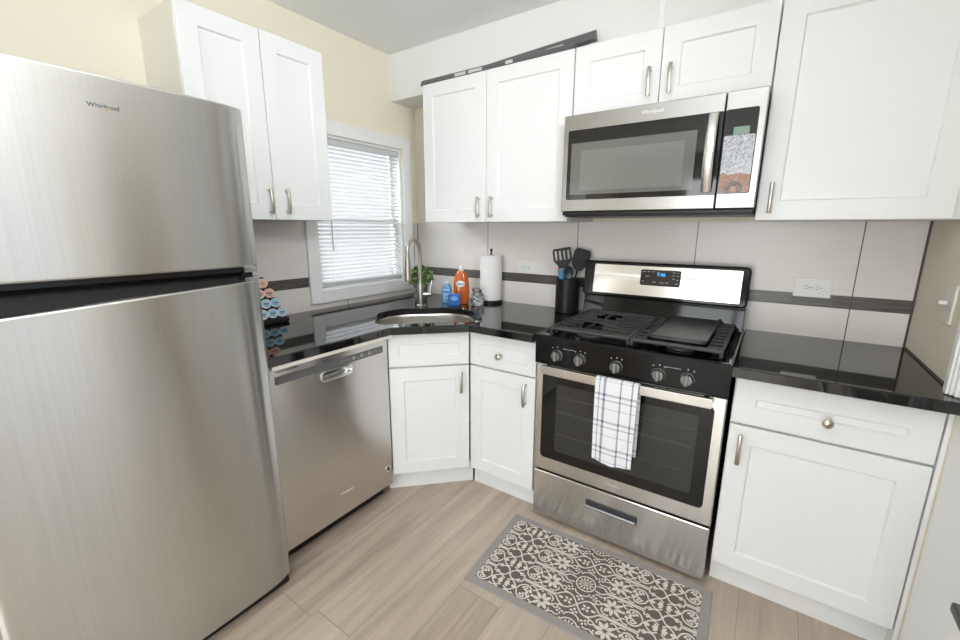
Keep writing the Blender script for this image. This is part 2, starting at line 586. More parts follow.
for yy in (-2.5, -3.55): box(bm, XR + .02, XR + .05, yy - .03, yy + .03, EZ0, 2.04, 0.003)
struct('window_3', bm, M_trim)
bm = B()
box(bm, XR - 0.012, XR, YB, EY0 - .081, 0, .10, .003)
struct('baseboard_right', bm, M_trim)

# kitchen window: casing, two sashes, glass
bm = B()
OY0, OY1, OZ0, OZ1 = -0.9056, -0.0714, 0.9483, 1.9565
def pic_frame(bm, y0, y1, z0, z1, w, x0, x1, bev=0.003):
    box(bm, x0, x1, y0, y0 + w, z0, z1, bev)
    box(bm, x0, x1, y1 - w, y1, z0, z1, bev)
    box(bm, x0, x1, y0 + w, y1 - w, z1 - w, z1, bev)
    box(bm, x0, x1, y0 + w, y1 - w, z0, z0 + w, bev)
pic_frame(bm, OY0, OY1, OZ0, OZ1, 0.074, 0.0005, 0.02)
win = struct('window_1', bm, M_trim)
bm = B()
pic_frame(bm, WY0, WY1, WZ0, WZ1, 0.012, -0.092, 0.0, 0.001)
obj('window_jamb', bm, M_trim, win)
bm = B()
pic_frame(bm, WY0 + .012, WY1 - .012, WZ0 + .012, 1.43, 0.026, -0.062, -0.040, 0.003)
obj('lower_sash', bm, M_white, win)
bm = B()
pic_frame(bm, WY0 + .012, WY1 - .012, 1.404, WZ1 - .012, 0.026, -0.086, -0.064, 0.003)
obj('upper_sash', bm, M_white, win)
M_glass = mat('window_glass', (1, 1, 1), 0.0, trans=1.0, ior=1.02, spec=0.3)
bm = B(); box(bm, -.053, -.050, WY0 + .038, WY1 - .038, WZ0 + .038, 1.404); obj('lower_glass_pane', bm, M_glass, win)
bm = B(); box(bm, -.077, -.074, WY0 + .038, WY1 - .038, 1.43, WZ1 - .038); obj('upper_glass_pane', bm, M_glass, win)

# ------------------------------------------------------------------ cabinets
def shaker(bm, x0, x1, z0, z1, y=0.0, t=0.02, fw=0.068, rec=0.008, slope=0.005):
    """five-piece door front standing at y, thickness going to +y"""
    def ring(i, yy):
        return [(x0 + i, yy, z0 + i), (x1 - i, yy, z0 + i), (x1 - i, yy, z1 - i), (x0 + i, yy, z1 - i)]
    tt = bmesh.new()
    R = [ring(0, y + t), ring(0, y + 0.0018), ring(0.0018, y), ring(fw, y), ring(fw + slope, y + rec)]
    V = [[tt.verts.new(p) for p in r] for r in R]
    for a, b in zip(V, V[1:]):
        for i in range(4):
            tt.faces.new((a[i], a[(i + 1) % 4], b[(i + 1) % 4], b[i]))
    tt.faces.new(V[0]); tt.faces.new(V[-1])
    merge(bm, tt)
    return bm
def bar_pull(x, zc, y, length=0.112):
    """vertical arched pull on a front at y (facing -y)"""
    bm = B()
    h = length / 2
    pts = []
    n = 14
    for k in range(n + 1):
        s = -1 + 2 * k / n
        pts.append((x, y - 0.024 - 0.008 * (1 - s * s), zc + s * h))
    rr = [0.0062 + 0.0012 * abs(-1 + 2 * k / n) for k in range(n + 1)]
    tube(bm, pts, rr, 10, sq=0.62, up=(0, 1, 0))
    for s in (-0.82, 0.82):
        tube(bm, [(x, y, zc + s * h), (x, y - 0.026, zc + s * h)], 0.0048, 10)
    return bm
def round_knob(x, z, y):
    bm = B()
    lathe(bm, [(0, 0), (0.009, 0), (0.008, 0.004), (0.0058, 0.008), (0.0058, 0.013), (0.012, 0.017), (0.0158, 0.022), (0.015, 0.027), (0.010, 0.0305), (0, 0.032)], 22,
          mtx=T(x, y, z) @ RX(PI / 2))
    return bm
ZK, ZCT, ZSPL, ZSPH = 0.1126, 0.8646, 0.691, 0.7005

def base_cabinet(name, label, loc, rotz, w, depth, drawer_knob, handle_x, body='box', false_front=False, toe_ext=(0, 0)):
    """front at local y=0, x from 0 to w"""
    t = thing(name, label, 'cabinet', loc, rotz)
    bm = B()
    if body == 'box':
        box(bm, 0.0, w, 0.0215, depth, ZK, 0.878, 0.001)
        obj('body', bm, M_cab, t)
    bm = B()
    box(bm, toe_ext[0], w + toe_ext[1], 0.0535, 0.069, 0.0, ZK, 0.0005)
    obj('toe_kick', bm, M_cab, t)
    bm = B(); shaker(bm, 0.003, w - 0.003, ZSPH, ZCT, fw=0.05 if w < .45 else .066)
    d = obj('drawer_front' if not false_front else 'false_drawer_front', bm, M_cab, t)
    if drawer_knob is not None:
        obj('knob', round_knob(drawer_knob, 0.5 * (ZSPH + ZCT) - 0.012, 0.0), M_nickel, d)
    bm = B(); shaker(bm, 0.003, w - 0.003, ZK, ZSPL, fw=0.068)
    d = obj('door', bm, M_cab, t)
    obj('handle', bar_pull(handle_x, 0.607, 0.0), M_nickel, d)
    return t
# corner sink cabinet (diagonal front)
C45 = math.sqrt(0.5)
diag = base_cabinet('corner_sink_cabinet', 'white diagonal corner base cabinet with false drawer front, directly below the sink', (0.7764 - 0.2035 * C45, -0.7813 - 0.2035 * C45, 0), PI / 4, 0.407, 0.0, None, 0.2035 + 0.156, body='corner', false_front=True, toe_ext=(-0.022, 0.0265))
bm = B()
# local frame of the diagonal front: face frame, floor and back panels
box(bm, 0.0, 0.407, 0.0215, 0.04, ZK, 0.878, 0.001)
box(bm, 0.0, 0.407, 0.041, 0.30, ZK, ZK + 0.018)
obj('face_frame', bm, M_cab, diag)
base_cabinet('base_cabinet', 'narrow white base cabinet with round drawer knob, left of the stove', (0.919, -0.6342, 0), 0, 0.378, 0.60, 0.181, 0.326, toe_ext=(-0.006, 0))
base_cabinet('base_cabinet', 'wide white base cabinet with drawer, right of the stove under the short worktop', (2.0765, -0.6342, 0), 0, 0.5235, 0.60, 0.2655, 0.039)
# filler below the worktop's right end is part of the wall side
bm = B(); box(bm, 2.6005, 2.6115, -0.6385, -0.02, 0.0, 0.878, 0.0005); struct('trim_4', bm, M_trim)

def wall_cabinet(name, label, loc, rotz, w, z0, z1, depth, doors, side_mat=None, t_door=0.02):
    """doors: list of (x0, x1, handle_x, handle_zc)"""
    t = thing(name, label, 'cabinet', loc, rotz)
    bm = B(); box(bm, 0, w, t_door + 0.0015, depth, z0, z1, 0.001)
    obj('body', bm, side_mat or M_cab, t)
    for x0, x1, hx, hz in doors:
        bm = B(); shaker(bm, x0, x1, z0 + 0.001, z1 - 0.001)
        d = obj('door', bm, M_cab, t)
        obj('handle', bar_pull(hx, hz, 0.0, 0.108), M_nickel, d)
    return t
ZU, ZUT = 1.4084, 2.1604
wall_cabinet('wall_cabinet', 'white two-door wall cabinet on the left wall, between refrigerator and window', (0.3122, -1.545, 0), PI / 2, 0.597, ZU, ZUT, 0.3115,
             [(0.002, 0.3005, 0.276, 1.489), (0.3035, 0.595, 0.354, 1.489)], side_mat=M_cabshade)
wall_cabinet('wall_cabinet', 'white two-door wall cabinet over the soap bottles and paper towel, left of the microwave', (0.3852, -0.3481, 0), 0, 0.909, ZU, ZUT, 0.3475,
             [(0.002, 0.4335, 0.394, 1.487), (0.4365, 0.907, 0.476, 1.487)])
wall_cabinet('wall_cabinet', 'short white two-door wall cabinet directly above the microwave', (1.2962, -0.3481, 0), 0, 0.757, 1.862, ZUT, 0.3475,
             [(0.002, 0.3685, 0.330, 1.962), (0.3715, 0.755, 0.411, 1.962)])
wall_cabinet('wall_cabinet', 'large white single-door wall cabinet at upper right, right of the microwave', (2.0552, -0.3481, 0), 0, 0.5555, ZU, ZUT, 0.3475,
             [(0.002, 0.528, 0.043, 1.489)])

# ------------------------------------------------------------------ worktops and sink
def rot45(u, v):
    return (C45 * (u + v), C45 * (u - v))       # u along the diagonal front, v from the corner to the room
def sink_loop(off=0.0):
    u0, u1, v0, v1 = -0.262 + off, 0.262 - off, 0.680 + off, 1.080 - off
    rb, rf = 0.165 - off * .6, 0.06 - off * .5
    pts = []
    for cu, cv, a0, r in ((u1 - rf, v1 - rf, 0, rf), (u0 + rf, v1 - rf, 90, rf), (u0 + rb, v0 + rb, 180, rb), (u1 - rb, v0 + rb, 270, rb)):
        for k in range(9):
            a = math.radians(a0 + 90 * k / 8)
            pts.append(rot45(cu + r * math.cos(a), cv + r * math.sin(a)))
    if area2(pts) < 0: pts.reverse()
    return pts
def slab_with_hole(outer, hole, z0, z1, e=0.004):
    bm = B()
    if area2(outer) < 0: outer = outer[::-1]
    def loop(pts, z): return [bm.verts.new((p[0], p[1], z)) for p in pts]
    def side(a, b):
        n = len(a)
        for i in range(n): bm.faces.new((a[i], a[(i + 1) % n], b[(i + 1) % n], b[i]))
    def cap(loops):
        es = []
        for lp in loops:
            for i in range(len(lp)):
                x = bm.edges.get((lp[i], lp[(i + 1) % len(lp)])) or bm.edges.new((lp[i], lp[(i + 1) % len(lp)]))
                es.append(x)
        bmesh.ops.triangle_fill(bm, use_beauty=True, use_dissolve=False, edges=es)
    o_in = offset_poly(outer, e)
    lo = [loop(outer, z0), loop(outer, z1 - e), loop(o_in, z1)]
    for a, b in zip(lo, lo[1:]): side(a, b)
    tops, bots = [lo[-1]], [lo[0]]
    if hole:
        h_out = offset_poly(hole, -e)
        lh = [loop(hole, z0), loop(hole, z1 - e), loop(h_out, z1)]
        for a, b in zip(lh, lh[1:]): side(a, b)
        tops.append(lh[-1]); bots.append(lh[0])
    cap(tops); cap(bots)
    return bm
bm = slab_with_hole([(0.001, -1.5595), (0.685, -1.5595), (0.685, -0.950), (0.950, -0.685), (1.2985, -0.685), (1.2985, -0.001), (0.001, -0.001)], sink_loop(), 0.880, 0.915)
ct = obj('worktop', bm, M_granite, thr=20)
tag(ct, 'long black polished granite worktop turning the corner around the sink', 'worktop')
bm = slab_with_hole([(2.0655, -0.685), (2.6115, -0.685), (2.6115, -0.001), (2.0655, -0.001)], None, 0.880, 0.915)
ct = obj('worktop', bm, M_granite, thr=20)
tag(ct, 'short black polished granite worktop to the right of the stove', 'worktop')

sink = thing('kitchen_sink', 'stainless steel undermount sink bowl sunk in the corner of the worktop', 'sink', (0.6222, -0.6222, 0.70))
bm = B()
def basin():
    cz = 0.70
    levels = [(-0.012, 0.8795), (0.004, 0.8795), (0.007, 0.872), (0.012, 0.76), (0.018, 0.73), (0.032, 0.712), (0.055, 0.705), (0.12, 0.702)]
    V = [[bm.verts.new((p[0] - 0.6222, p[1] + 0.6222, z - cz)) for p in sink_loop(o)] for o, z in levels]
    n = len(V[0])
    for a, b in zip(V, V[1:]):
        for i in range(n): bm.faces.new((a[i], a[(i + 1) % n], b[(i + 1) % n], b[i]))
    bm.faces.new(V[-1])
basin()
obj('basin', bm, M_sink, sink)
bm = B(); lathe(bm, [(0, 0.0035), (0.03, 0.0035), (0.034, 0.006), (0.042, 0.006), (0.044, 0.0025)], 24)
obj('drain', bm, M_chrome, sink)

# ------------------------------------------------------------------ refrigerator
def fridge():
    FW = 0.722
    loc = (0.738, -2.278, 0)      # local y=0 is the door front, x runs towards the back wall
    t = thing('refrigerator', 'tall stainless steel top-freezer refrigerator at the left edge of the room', 'refrigerator', loc, PI / 2)
    bm = B(); box(bm, 0.006, FW - 0.006, 0.075, 0.70, 0.02, 1.722, 0.006)
    obj('cabinet_body', bm, M_darkgrey, t)
    bm = B(); box(bm, 0.012, FW - 0.012, 0.050, 0.0745, 0.02, 1.715)
    obj('door_gasket', bm, M_black, t)
    bm = B(); box(bm, 0.01, FW - 0.01, 0.03, 0.049, 0.006, 0.042, .003)
    obj('base_grille', bm, M_black, t)
    def face(x):
        s = (x - FW / 2) / (FW / 2)
        return 0.006 * s * s + 0.026 * abs(s) ** 10
    N = 60
    xs = [0.0] + [FW * (k + 0.5) / N for k in range(N)] + [FW]
    def plan(x0, x1, back, ins):
        pts = [(x0, face(x0) + 0.004)] if x0 <= 0 else [(x0, face(x0))]
        pts += [(x, face(x)) for x in xs if x0 + 1e-4 < x < x1 - 1e-4]
        pts += [(x1, face(x1) + 0.004)] if x1 >= FW else [(x1, face(x1))]
        pts += [(x1, back), (x0, back)]
        return offset_poly(pts, ins) if ins else pts
    def door_bm(bm, x0, x1, z0, z1, back=0.05, r=0.006, zfun=None):
        tt = bmesh.new()
        lv = [(r, z0), (r * .3, z0 + r * .3), (0, z0 + r), (0, z1 - r), (r * .3, z1 - r * .3), (r, z1)]
        V = []
        for ins, z in lv:
            V.append([tt.verts.new((p[0], p[1], z if zfun is None or z < (z0 + z1) / 2 else z + zfun(p[0]))) for p in plan(x0, x1, back, ins)])
        n = len(V[0])
        for a, b in zip(V, V[1:]):
            for i in range(n): tt.faces.new((a[i], a[(i + 1) % n], b[(i + 1) % n], b[i]))
        tt.faces.new(V[0]); tt.faces.new(V[-1])
        merge(bm, tt)
    GX = FW - 0.058
    bm = B()
    door_bm(bm, 0, FW, 1.250, 1.7362)
    door_bm(bm, GX, FW, 1.2335, 1.2515, r=0.002)
    fd = obj('freezer_door', bm, M_steel_fridge, t, thr=30)
    bm = B()
    door_bm(bm, 0, FW, 0.045, 1.205, zfun=lambda x: -0.035 * max(0.0, (GX - x) / GX))
    door_bm(bm, GX, FW, 1.20, 1.2165, r=0.002)
    ld = obj('fresh_food_door', bm, M_steel_fridge, t, thr=30)
    # scooped black grips between the doors
    bm = B()
    prism(bm, [(0.012, 1.249), (0.050, 1.249), (0.050, 1.219), (0.030, 1.222), (0.010, 1.236)], 0.012, GX - 0.003, 'x', 0.001)
    obj('grip', bm, M_blackgloss, fd, 'glossy black recessed grip')
    bm = B()
    pr = [(0.032, 1.166), (0.050, 1.166), (0.050, 1.216), (0.044, 1.216)]
    prism(bm, pr, 0.012, GX - 0.003, 'x', 0.001)
    obj('grip', bm, M_black, ld, 'matt black recessed grip')
    # badge
    bm = text_bm('Whirlpool', 0.0150, 0.0008, 0.0001)
    bmesh.ops.transform(bm, matrix=T(0.368, -0.0003, 1.664), verts=bm.verts[:])
    obj('badge_lettering', bm, mat('badge_metal', (0.10, 0.12, 0.20), 0.25, metal=0.8), fd)
    bm = B()
    pts = [(0.368 - 0.008 + 0.026 * k / 14, -0.0003, 1.6585 + 0.010 * (k / 14) ** 2 - 0.002 * math.sin(PI * k / 14)) for k in range(15)]
    tube(bm, pts, [0.0003 + 0.0009 * math.sin(PI * k / 14) for k in range(15)], 8, sq=0.4, up=(0, 1, 0))
    obj('badge_swoosh', bm, mat('badge_gold', (0.72, 0.48, 0.16), 0.3, metal=0.8), fd)
    bm = B(); box(bm, 0.02, 0.085, 0.01, 0.11, 1.7365, 1.7475, 0.004); box(bm, 0.02, 0.085, 0.05, 0.11, 1.722, 1.7365)
    obj('hinge_cover', bm, M_darkgrey, t)
    for x in (0.05, FW - 0.05):
        for y in (0.10, 0.64):
            bm = B(); lathe(bm, [(0, 0), (0.018, 0), (0.018, 0.012), (0.008, 0.014), (0.008, 0.022)], 16, (x, y, 0))
            obj('levelling_foot', bm, M_black, t)
fridge()

# ------------------------------------------------------------------ dishwasher
def dishwasher():
    W = 0.601
    t = thing('dishwasher', 'stainless steel dishwasher under the worktop, between refrigerator and corner cabinet', 'dishwasher', (0.636, -1.533, 0), PI / 2)
    bm = B(); box(bm, 0.004, W - 0.004, 0.028, 0.58, 0.09, 0.862)
    obj('tub', bm, M_black, t)
    bm = B(); box(bm, 0.02, W - 0.02, 0.055, 0.075, 0.0, 0.089)
    obj('toe_panel', bm, M_black, t)
    bm = B()
    # door skin with a pocket
    x0, x1, z0, z1 = 0.226, 0.386, 0.741, 0.784
    box(bm, 0.0, W, 0.0, 0.027, 0.072, z0)
    box(bm, 0.0, x0, 0.0, 0.027, z0, z1)
    box(bm, x1, W, 0.0, 0.027, z0, z1)
    box(bm, 0.0, W, 0.0, 0.027, z1, 0.852)
    bmesh.ops.remove_doubles(bm, verts=bm.verts[:], dist=1e-5)
    # drop the coincident inner walls of neighbouring boxes
    seen = {}
    for f in bm.faces[:]:
        k = tuple(sorted(v.index for v in f.verts))
        seen.setdefault(k, []).append(f)
    dd = obj('door', bm, M_steel, t)
    bm = B(); box(bm, 0.0, W, -0.0015, 0.02, 0.8535, 0.858, 0.001); obj('door_top_edge', bm, M_black, dd)
    bm = B(); box(bm, 0.0, W, -0.0465, 0.02, 0.8640, 0.8790, 0.001)
    obj('mounting_strip', bm, M_offwhite, t, 'pale cream strip right below the worktop')
    bm = B()
    prism(bm, rrect(0.030, W - 0.028, 0.789, 0.822, 0.003), -0.0012, 0.001, 'y', 0.0006)
    cp = obj('control_strip', bm, mat('control_strip_grey', (0.13, 0.13, 0.135), 0.35), dd)
    bm = B()
    for k in range(11):
        x = 0.33 + k * 0.0215
        box(bm, x, x + 0.011, -0.0019, -0.001, 0.800 + 0.004 * (k % 2), 0.803 + 0.004 * (k % 2))
        if k % 3 != 1: box(bm, x + 0.002, x + 0.009, -0.0019, -0.001, 0.810, 0.8125)
    for k in range(3):
        prism(bm, circle(0.40 + 0.045 * k, 0.806, 0.0085, 16), -0.0018, -0.001, 'y')
    obj('control_marks', bm, mat('control_mark_grey', (0.36, 0.36, 0.37), 0.4), cp)
    bm = B()
    for k in range(7): box(bm, 0.036 + k * .013, 0.046 + k * .013, -0.0012, 0.0005, 0.838, 0.8415)
    obj('vent_slots', bm, M_black, dd)
    # chrome pocket handle
    bm = B()
    outer, inner = rrect(x0 - .002, x1 + .002, z0 - .003, z1 + .002, 0.017, 6), rrect(x0 + .007, x1 - .007, z0 + .007, z1 - .006, 0.012, 6)
    tt = bmesh.new()
    R = [(outer, 0.0), (outer, -0.004), (offset_poly(outer, .003), -0.006), (offset_poly(inner, -.002), -0.006), (inner, -0.003), (inner, 0.022)]
    V = [[tt.verts.new((p[0], y, p[1])) for p in r] for r, y in R]
    n = len(outer)
    for a, b in zip(V, V[1:]):
        for i in range(n): tt.faces.new((a[i], a[(i + 1) % n], b[(i + 1) % n], b[i]))
    tt.faces.new(V[-1])
    merge(bm, tt)
    h = obj('pocket_handle', bm, M_chrome, dd)
    bm = text_bm('Whirlpool', 0.017, 0.0008)
    bmesh.ops.transform(bm, matrix=T(0.316, -0.0003, 0.182), verts=bm.verts[:])
    obj('badge_lettering', bm, M_white, dd)
    bm = B()
    lathe(bm, [(0, .0035), (.011, .0035), (.013, .0045), (.016, .003), (.0165, 0)], 24, mtx=T(0.571, 0.0, 0.168) @ RX(PI / 2))
    b = obj('round_badge', bm, M_chrome, dd)
    bm = B(); lathe(bm, [(0, .0042), (.009, .0042), (.0095, .0036)], 20, mtx=T(0.571, 0.0, 0.168) @ RX(PI / 2))
    obj('badge_disc', bm, mat('badge_dark', (0.05, 0.03, 0.05), 0.3), b)
dishwasher()

# ------------------------------------------------------------------ stove
RX0 = 1.3040
RW = 0.7600
def stove():
    # local: x 0..RW, y=0 is the wall, front towards -y
    t = thing('gas_range', 'freestanding stainless steel and black gas stove between the two base cabinets', 'stove', (RX0, 0, 0))
    bm = B(); box(bm, 0.002, RW - 0.002, -0.618, -0.03, 0.045, 0.893, 0.003)
    obj('oven_body', bm, M_black, t)
    YF = -0.650
    # storage drawer
    bm = B()
    zc, xc = 0.170, 0.382
    px0, px1, pz0, pz1 = 0.268, 0.492, 0.150, 0.192
    prism(bm, rrect(0.006, RW - 0.004, 0.019, 0.252, 0.006), YF, -0.62, 'y', 0.004, 0.0)
    d = obj('storage_drawer', bm, M_steel, t)
    bm = B()
    prism(bm, rrect(px0, px1, pz0, pz1, 0.008), YF - 0.004, YF + 0.002, 'y', 0.002)
    p = obj('drawer_pull', bm, mat('pull_dark', (0.06, 0.062, 0.066), 0.3, metal=0.4), d)
    bm = B()
    tube(bm, [(px0 + .004 + (px1 - px0 - .008) * k / 10, YF - 0.010, pz0 + 0.014) for k in range(11)], 0.0095, 12, sq=0.8, up=(0, 0, 1))
    obj('pull_bar', bm, mat('pull_bar_grey', (0.32, 0.33, 0.35), 0.25, metal=0.8), p)
    # oven door
    zd0, zd1 = 0.262, 0.783
    bm = B()
    prism(bm, rrect(0.004, RW - 0.002, zd0, zd1, 0.006), YF, -0.62, 'y', 0.004, 0.0)
    od = obj('oven_door', bm, M_steel, t)
    bm = B()
    prism(bm, rrect(0.035, RW - 0.037, 0.327, 0.745, 0.020, 6), YF - 0.0025, YF + 0.003, 'y', 0.0015)
    gl = obj('window_glass', bm, M_glassblack, od)
    bm = B()
    prism(bm, rrect(0.105, RW - 0.085, 0.375, 0.70, 0.015, 6), YF - 0.0031, YF - 0.001, 'y')
    ip = obj('inner_pane', bm, M_ovenpane, gl)
    bm = B()
    for z in (0.46, 0.565, 0.57, 0.64):
        box(bm, 0.115, RW - 0.095, YF - 0.0034, YF - 0.0031, z, z + 0.0028)
    obj('oven_rack', bm, mat('rack_grey', (0.060, 0.060, 0.057), 0.3), ip)
    # handle: flat bowed bar
    bm = B()
    def bow(x): return YF - 0.046 - 0.010 * math.sin(PI * (x - 0.046) / 0.668)
    hx = [0.046 + 0.668 * k / 16 for k in range(17)]
    prism(bm, [(x, bow(x)) for x in hx] + [(x, bow(x) + 0.016) for x in hx[::-1]], 0.750, 0.7885, 'z', 0.003)
    for x in (0.058, 0.684): box(bm, x, x + 0.018, bow(x) + 0.010, YF + 0.001, 0.756, 0.783, 0.002)
    obj('handle', bm, M_steel_plain, od)
    bm = text_bm('Whirlpool', 0.016, 0.0008)
    bmesh.ops.transform(bm, matrix=T(0.378, YF - 0.0003, 0.296), verts=bm.verts[:])
    obj('badge_lettering', bm, mat('pale_badge', (0.72, 0.72, 0.72), 0.3, metal=0.6), od)
    # bowed control panel
    bm = B()
    def cplan(k):
        return [(0.0, -0.62)] + [(RW * i / 20, -0.662 - k * (1 - (2 * i / 20 - 1) ** 2)) for i in range(21)] + [(RW, -0.62)]
    prism(bm, cplan(0.012), 0.7925, 0.888, 'z', 0.004)
    prism(bm, cplan(0.020), 0.787, 0.797, 'z', 0.003)
    cp = obj('control_panel', bm, M_blackgloss, t)
    YP = lambda x: -0.662 - 0.012 * (1 - (2 * x / RW - 1) ** 2)
    kx = [0.108, 0.213, 0.366, 0.526, 0.624]
    for x in kx:
        m = T(x, YP(x), 0.838) @ RX(PI / 2)
        bm = B()
        lathe(bm, [(0, 0), (0.0265, 0), (0.0265, 0.004), (0.0225, 0.008), (0.0215, 0.020), (0.019, 0.0235), (0, 0.0245)], 28, mtx=m)
        kb = obj('burner_knob', bm, mat('knob_grey', (0.20, 0.20, 0.205), 0.26, metal=0.7), cp)
        bm = B()
        box(bm, -0.0065, 0.0065, -0.0205, 0.0205, 0.016, 0.033, 0.003, mtx=m)
        obj('knob_grip', bm, M_midgrey, kb)
        bm = B()
        for dx, dz in ((-0.022, 0.031), (0.0, 0.036), (0.020, 0.032)):
            prism(bm, circle(x + dx, 0.838 + dz, 0.0023, 10), YP(x) - 0.0006, YP(x) + 0.002, 'y')
        obj('knob_marking', bm, M_print, cp)
    for a, b in ((0.135, 0.185), (0.548, 0.60)):
        xm = (a + b) / 2
        bm = B()
        box(bm, a, b, YP(xm) - 0.0009, YP(xm) + 0.002, 0.8705, 0.8718)
        obj('panel_marking', bm, M_print, cp)
    # cooktop pan with raised rim
    bm = B()
    ZT = 0.9215
    tt = bmesh.new()
    fr = -0.683
    outer = [(0.0, -0.03)] + [(0.0, fr + 0.014)] + [(RW * i / 16, fr - 0.010 * (1 - (2 * i / 16 - 1) ** 2)) for i in range(17)] + [(RW, fr + 0.014), (RW, -0.03)]
    if area2(outer) < 0: outer = outer[::-1]
    inner = rrect(0.030, RW - 0.030, -0.640, -0.115, 0.03, 6)
    def lp(pts, z): return [tt.verts.new((p[0], p[1], z)) for p in pts]
    o0, o1, o2 = lp(outer, 0.8885), lp(outer, ZT - .006), lp(offset_poly(outer, .006), ZT)
    def sd(a, b):
        n = len(a)
        for i in range(n): tt.faces.new((a[i], a[(i + 1) % n], b[(i + 1) % n], b[i]))
    sd(o0, o1); sd(o1, o2)
    i0, i1, i2 = lp(inner, ZT), lp(offset_poly(inner, .006), ZT - .004), lp(offset_poly(inner, .016), 0.904)
    sd(i0, i1); sd(i1, i2); tt.faces.new(i2); tt.faces.new(o0)
    es = [tt.edges.get((l_[i], l_[(i + 1) % len(l_)])) for l_ in (o2, i0) for i in range(len(l_))]
    bmesh.ops.triangle_fill(tt, use_beauty=True, use_dissolve=False, edges=es)
    merge(bm, tt)
    ck = obj('cooktop', bm, M_blackgloss, t)
    for (x, y, r, ry) in ((0.19, -0.50, .045, .045), (0.19, -0.24, .036, .036), (0.378, -0.37, .03, .075), (0.565, -0.50, .042, .042), (0.565, -0.24, .042, .042)):
        bm = B()
        prism(bm, circle(x, y, r * 1.25, 28, ry * 1.2), 0.9045, 0.914, 'z', 0.002, 0.003)
        bn = obj('burner', bm, M_midgrey, ck)
        bm = B(); prism(bm, circle(x, y, r, 28, ry), 0.9145, 0.922, 'z', 0.001, 0.003)
        obj('burner_cap', bm, M_iron, bn)
    # grates
    def grate(x0, x1, burners, gap=None):
        bm = B()
        y0, y1, zt, zb = -0.628, -0.118, 0.9525, 0.938
        w = 0.010
        for a, b, c, d in ((x0, x1, y0, y0 + 0.018), (x0, x1, y1 - 0.012, y1), (x0, x0 + w, y0 + .018, y1 - .012), (x1 - w, x1, y0 + .018, y1 - .012)):
            box(bm, a, b, c, d, zb, zt, 0.0035)
        for a in (x0 + .006, x1 - .006):
            for y in (y0 + .01, (y0 + y1) / 2, y1 - .01):
                box(bm, a - .006, a + .006, y - .006, y + .006, 0.9218, zb + .002, 0.001)
        nb = 8; hwid = 0.0042
        for k in range(nb):
            y = y0 + 0.02 + (y1 - y0 - 0.036) * (k + 0.5) / nb
            segs = [(x0 + w - .002, x1 - w + .002)]
            if gap: segs = [(x0 + w - .002, gap[0]), (gap[1], x1 - w + .002)]
            for bx, by, br in burners:
                if abs(y - by) < br:
                    hw = math.sqrt(br * br - (y - by) ** 2) * .9 + .008
                    ns = []
                    for a, b in segs:
                        if b <= bx - hw or a >= bx + hw: ns.append((a, b)); continue
                        if bx - hw - a > .01: ns.append((a, bx - hw))
                        if b - bx - hw > .01: ns.append((bx + hw, b))
                    segs = ns
            for a, b in segs:
                if b - a > 0.008: box(bm, a, b, y - hwid, y + hwid, zb + 0.003, zt - 0.0005, 0.0025)
        for bx, by, br in burners:                     # spines towards each burner
            for s in (-1, 1):
                box(bm, bx - 0.005, bx + 0.005, by + s * (br * .45) - .025, by + s * (br * .45) + .025, zb + .003, zt - .0008, .003)
        obj('grate', bm, M_iron, t)
    grate(0.048, 0.3955, [(0.19, -0.50, .06), (0.19, -0.24, .06)])
    grate(0.399, 0.725, [(0.425, -0.37, .055)], gap=(0.452, 0.668))
    # backguard
    bm = B()
    prism(bm, [(-0.116, 0.9165), (-0.028, 0.9165), (-0.028, 1.04), (-0.098, 1.04), (-0.108, 0.99)], 0.004, RW - 0.004, 'x', 0.003)
    bg = obj('backguard', bm, M_blackgloss, t)
    # leaning console: slope frame (x, s up the slope), origin at lower front edge
    zb0, zt0, yb0, yt0 = 1.030, 1.212, -0.128, -0.098
    ang = math.atan2(yt0 - yb0, zt0 - zb0)
    Ls = math.hypot(yt0 - yb0, zt0 - zb0)
    MS = T(0, yb0, zb0) @ RX(-ang)
    bm = B()
    prism(bm, rrect(0.0, RW, 0.0, Ls, 0.022, 6), 0.0, 0.060, 'y', 0.008, 0.004, mtx=MS, seg=3)
    cs = obj('console', bm, M_blackgloss, bg)
    bm = B()
    prism(bm, rrect(0.056, RW - 0.030, 0.018, Ls - 0.018, 0.004), -0.002, 0.004, 'y', 0.001, mtx=MS)
    obj('console_steel_face', bm, M_steel, bg)
    bm = B()
    prism(bm, rrect(0.293, 0.478, 0.072, 0.150, 0.008), -0.0035, 0.002, 'y', 0.001, mtx=MS)
    dp = obj('display_panel', bm, mat('display_black', (0.015, 0.012, 0.010), 0.15), bg)
    bm = text_bm('7:46', 0.024, 0.0006, 0.0004)
    bmesh.ops.transform(bm, matrix=MS @ T(0.389, -0.0037, 0.127), verts=bm.verts[:])
    obj('clock_digits', bm, mat('clock_blue', (0.02, 0.2, 0.5), 0.4, emit=(0.06, 0.42, 0.9), emit_strength=1.3), dp)
    M_keyprint = mat('key_print', (0.30, 0.29, 0.28), 0.5)
    for (x, s, w_) in ((.303, .138, .014), (.325, .138, .012), (.345, .138, .012), (.318, .116, .016), (.303, .09, .01), (.35, .088, .018), (.385, .087, .022), (.412, .087, .014), (.44, .138, .014), (.46, .138, .010), (.44, .124, .010), (.458, .124, .012), (.443, .108, .01), (.46, .104, .010), (.456, .086, .014)):
        bm = B()
        box(bm, x, x + w_, -0.0040, -0.0034, s, s + 0.0035, mtx=MS)
        obj('key_marking', bm, M_keyprint, dp)
    for x in (0.03, RW - 0.05):
        for y in (-0.60, -0.10):
            bm = B(); lathe(bm, [(0, 0), (0.016, 0), (0.016, 0.016), (0.007, 0.018), (0.007, 0.0445)], 14, (x, y, 0))
            obj('levelling_foot', bm, M_black, t)
stove()

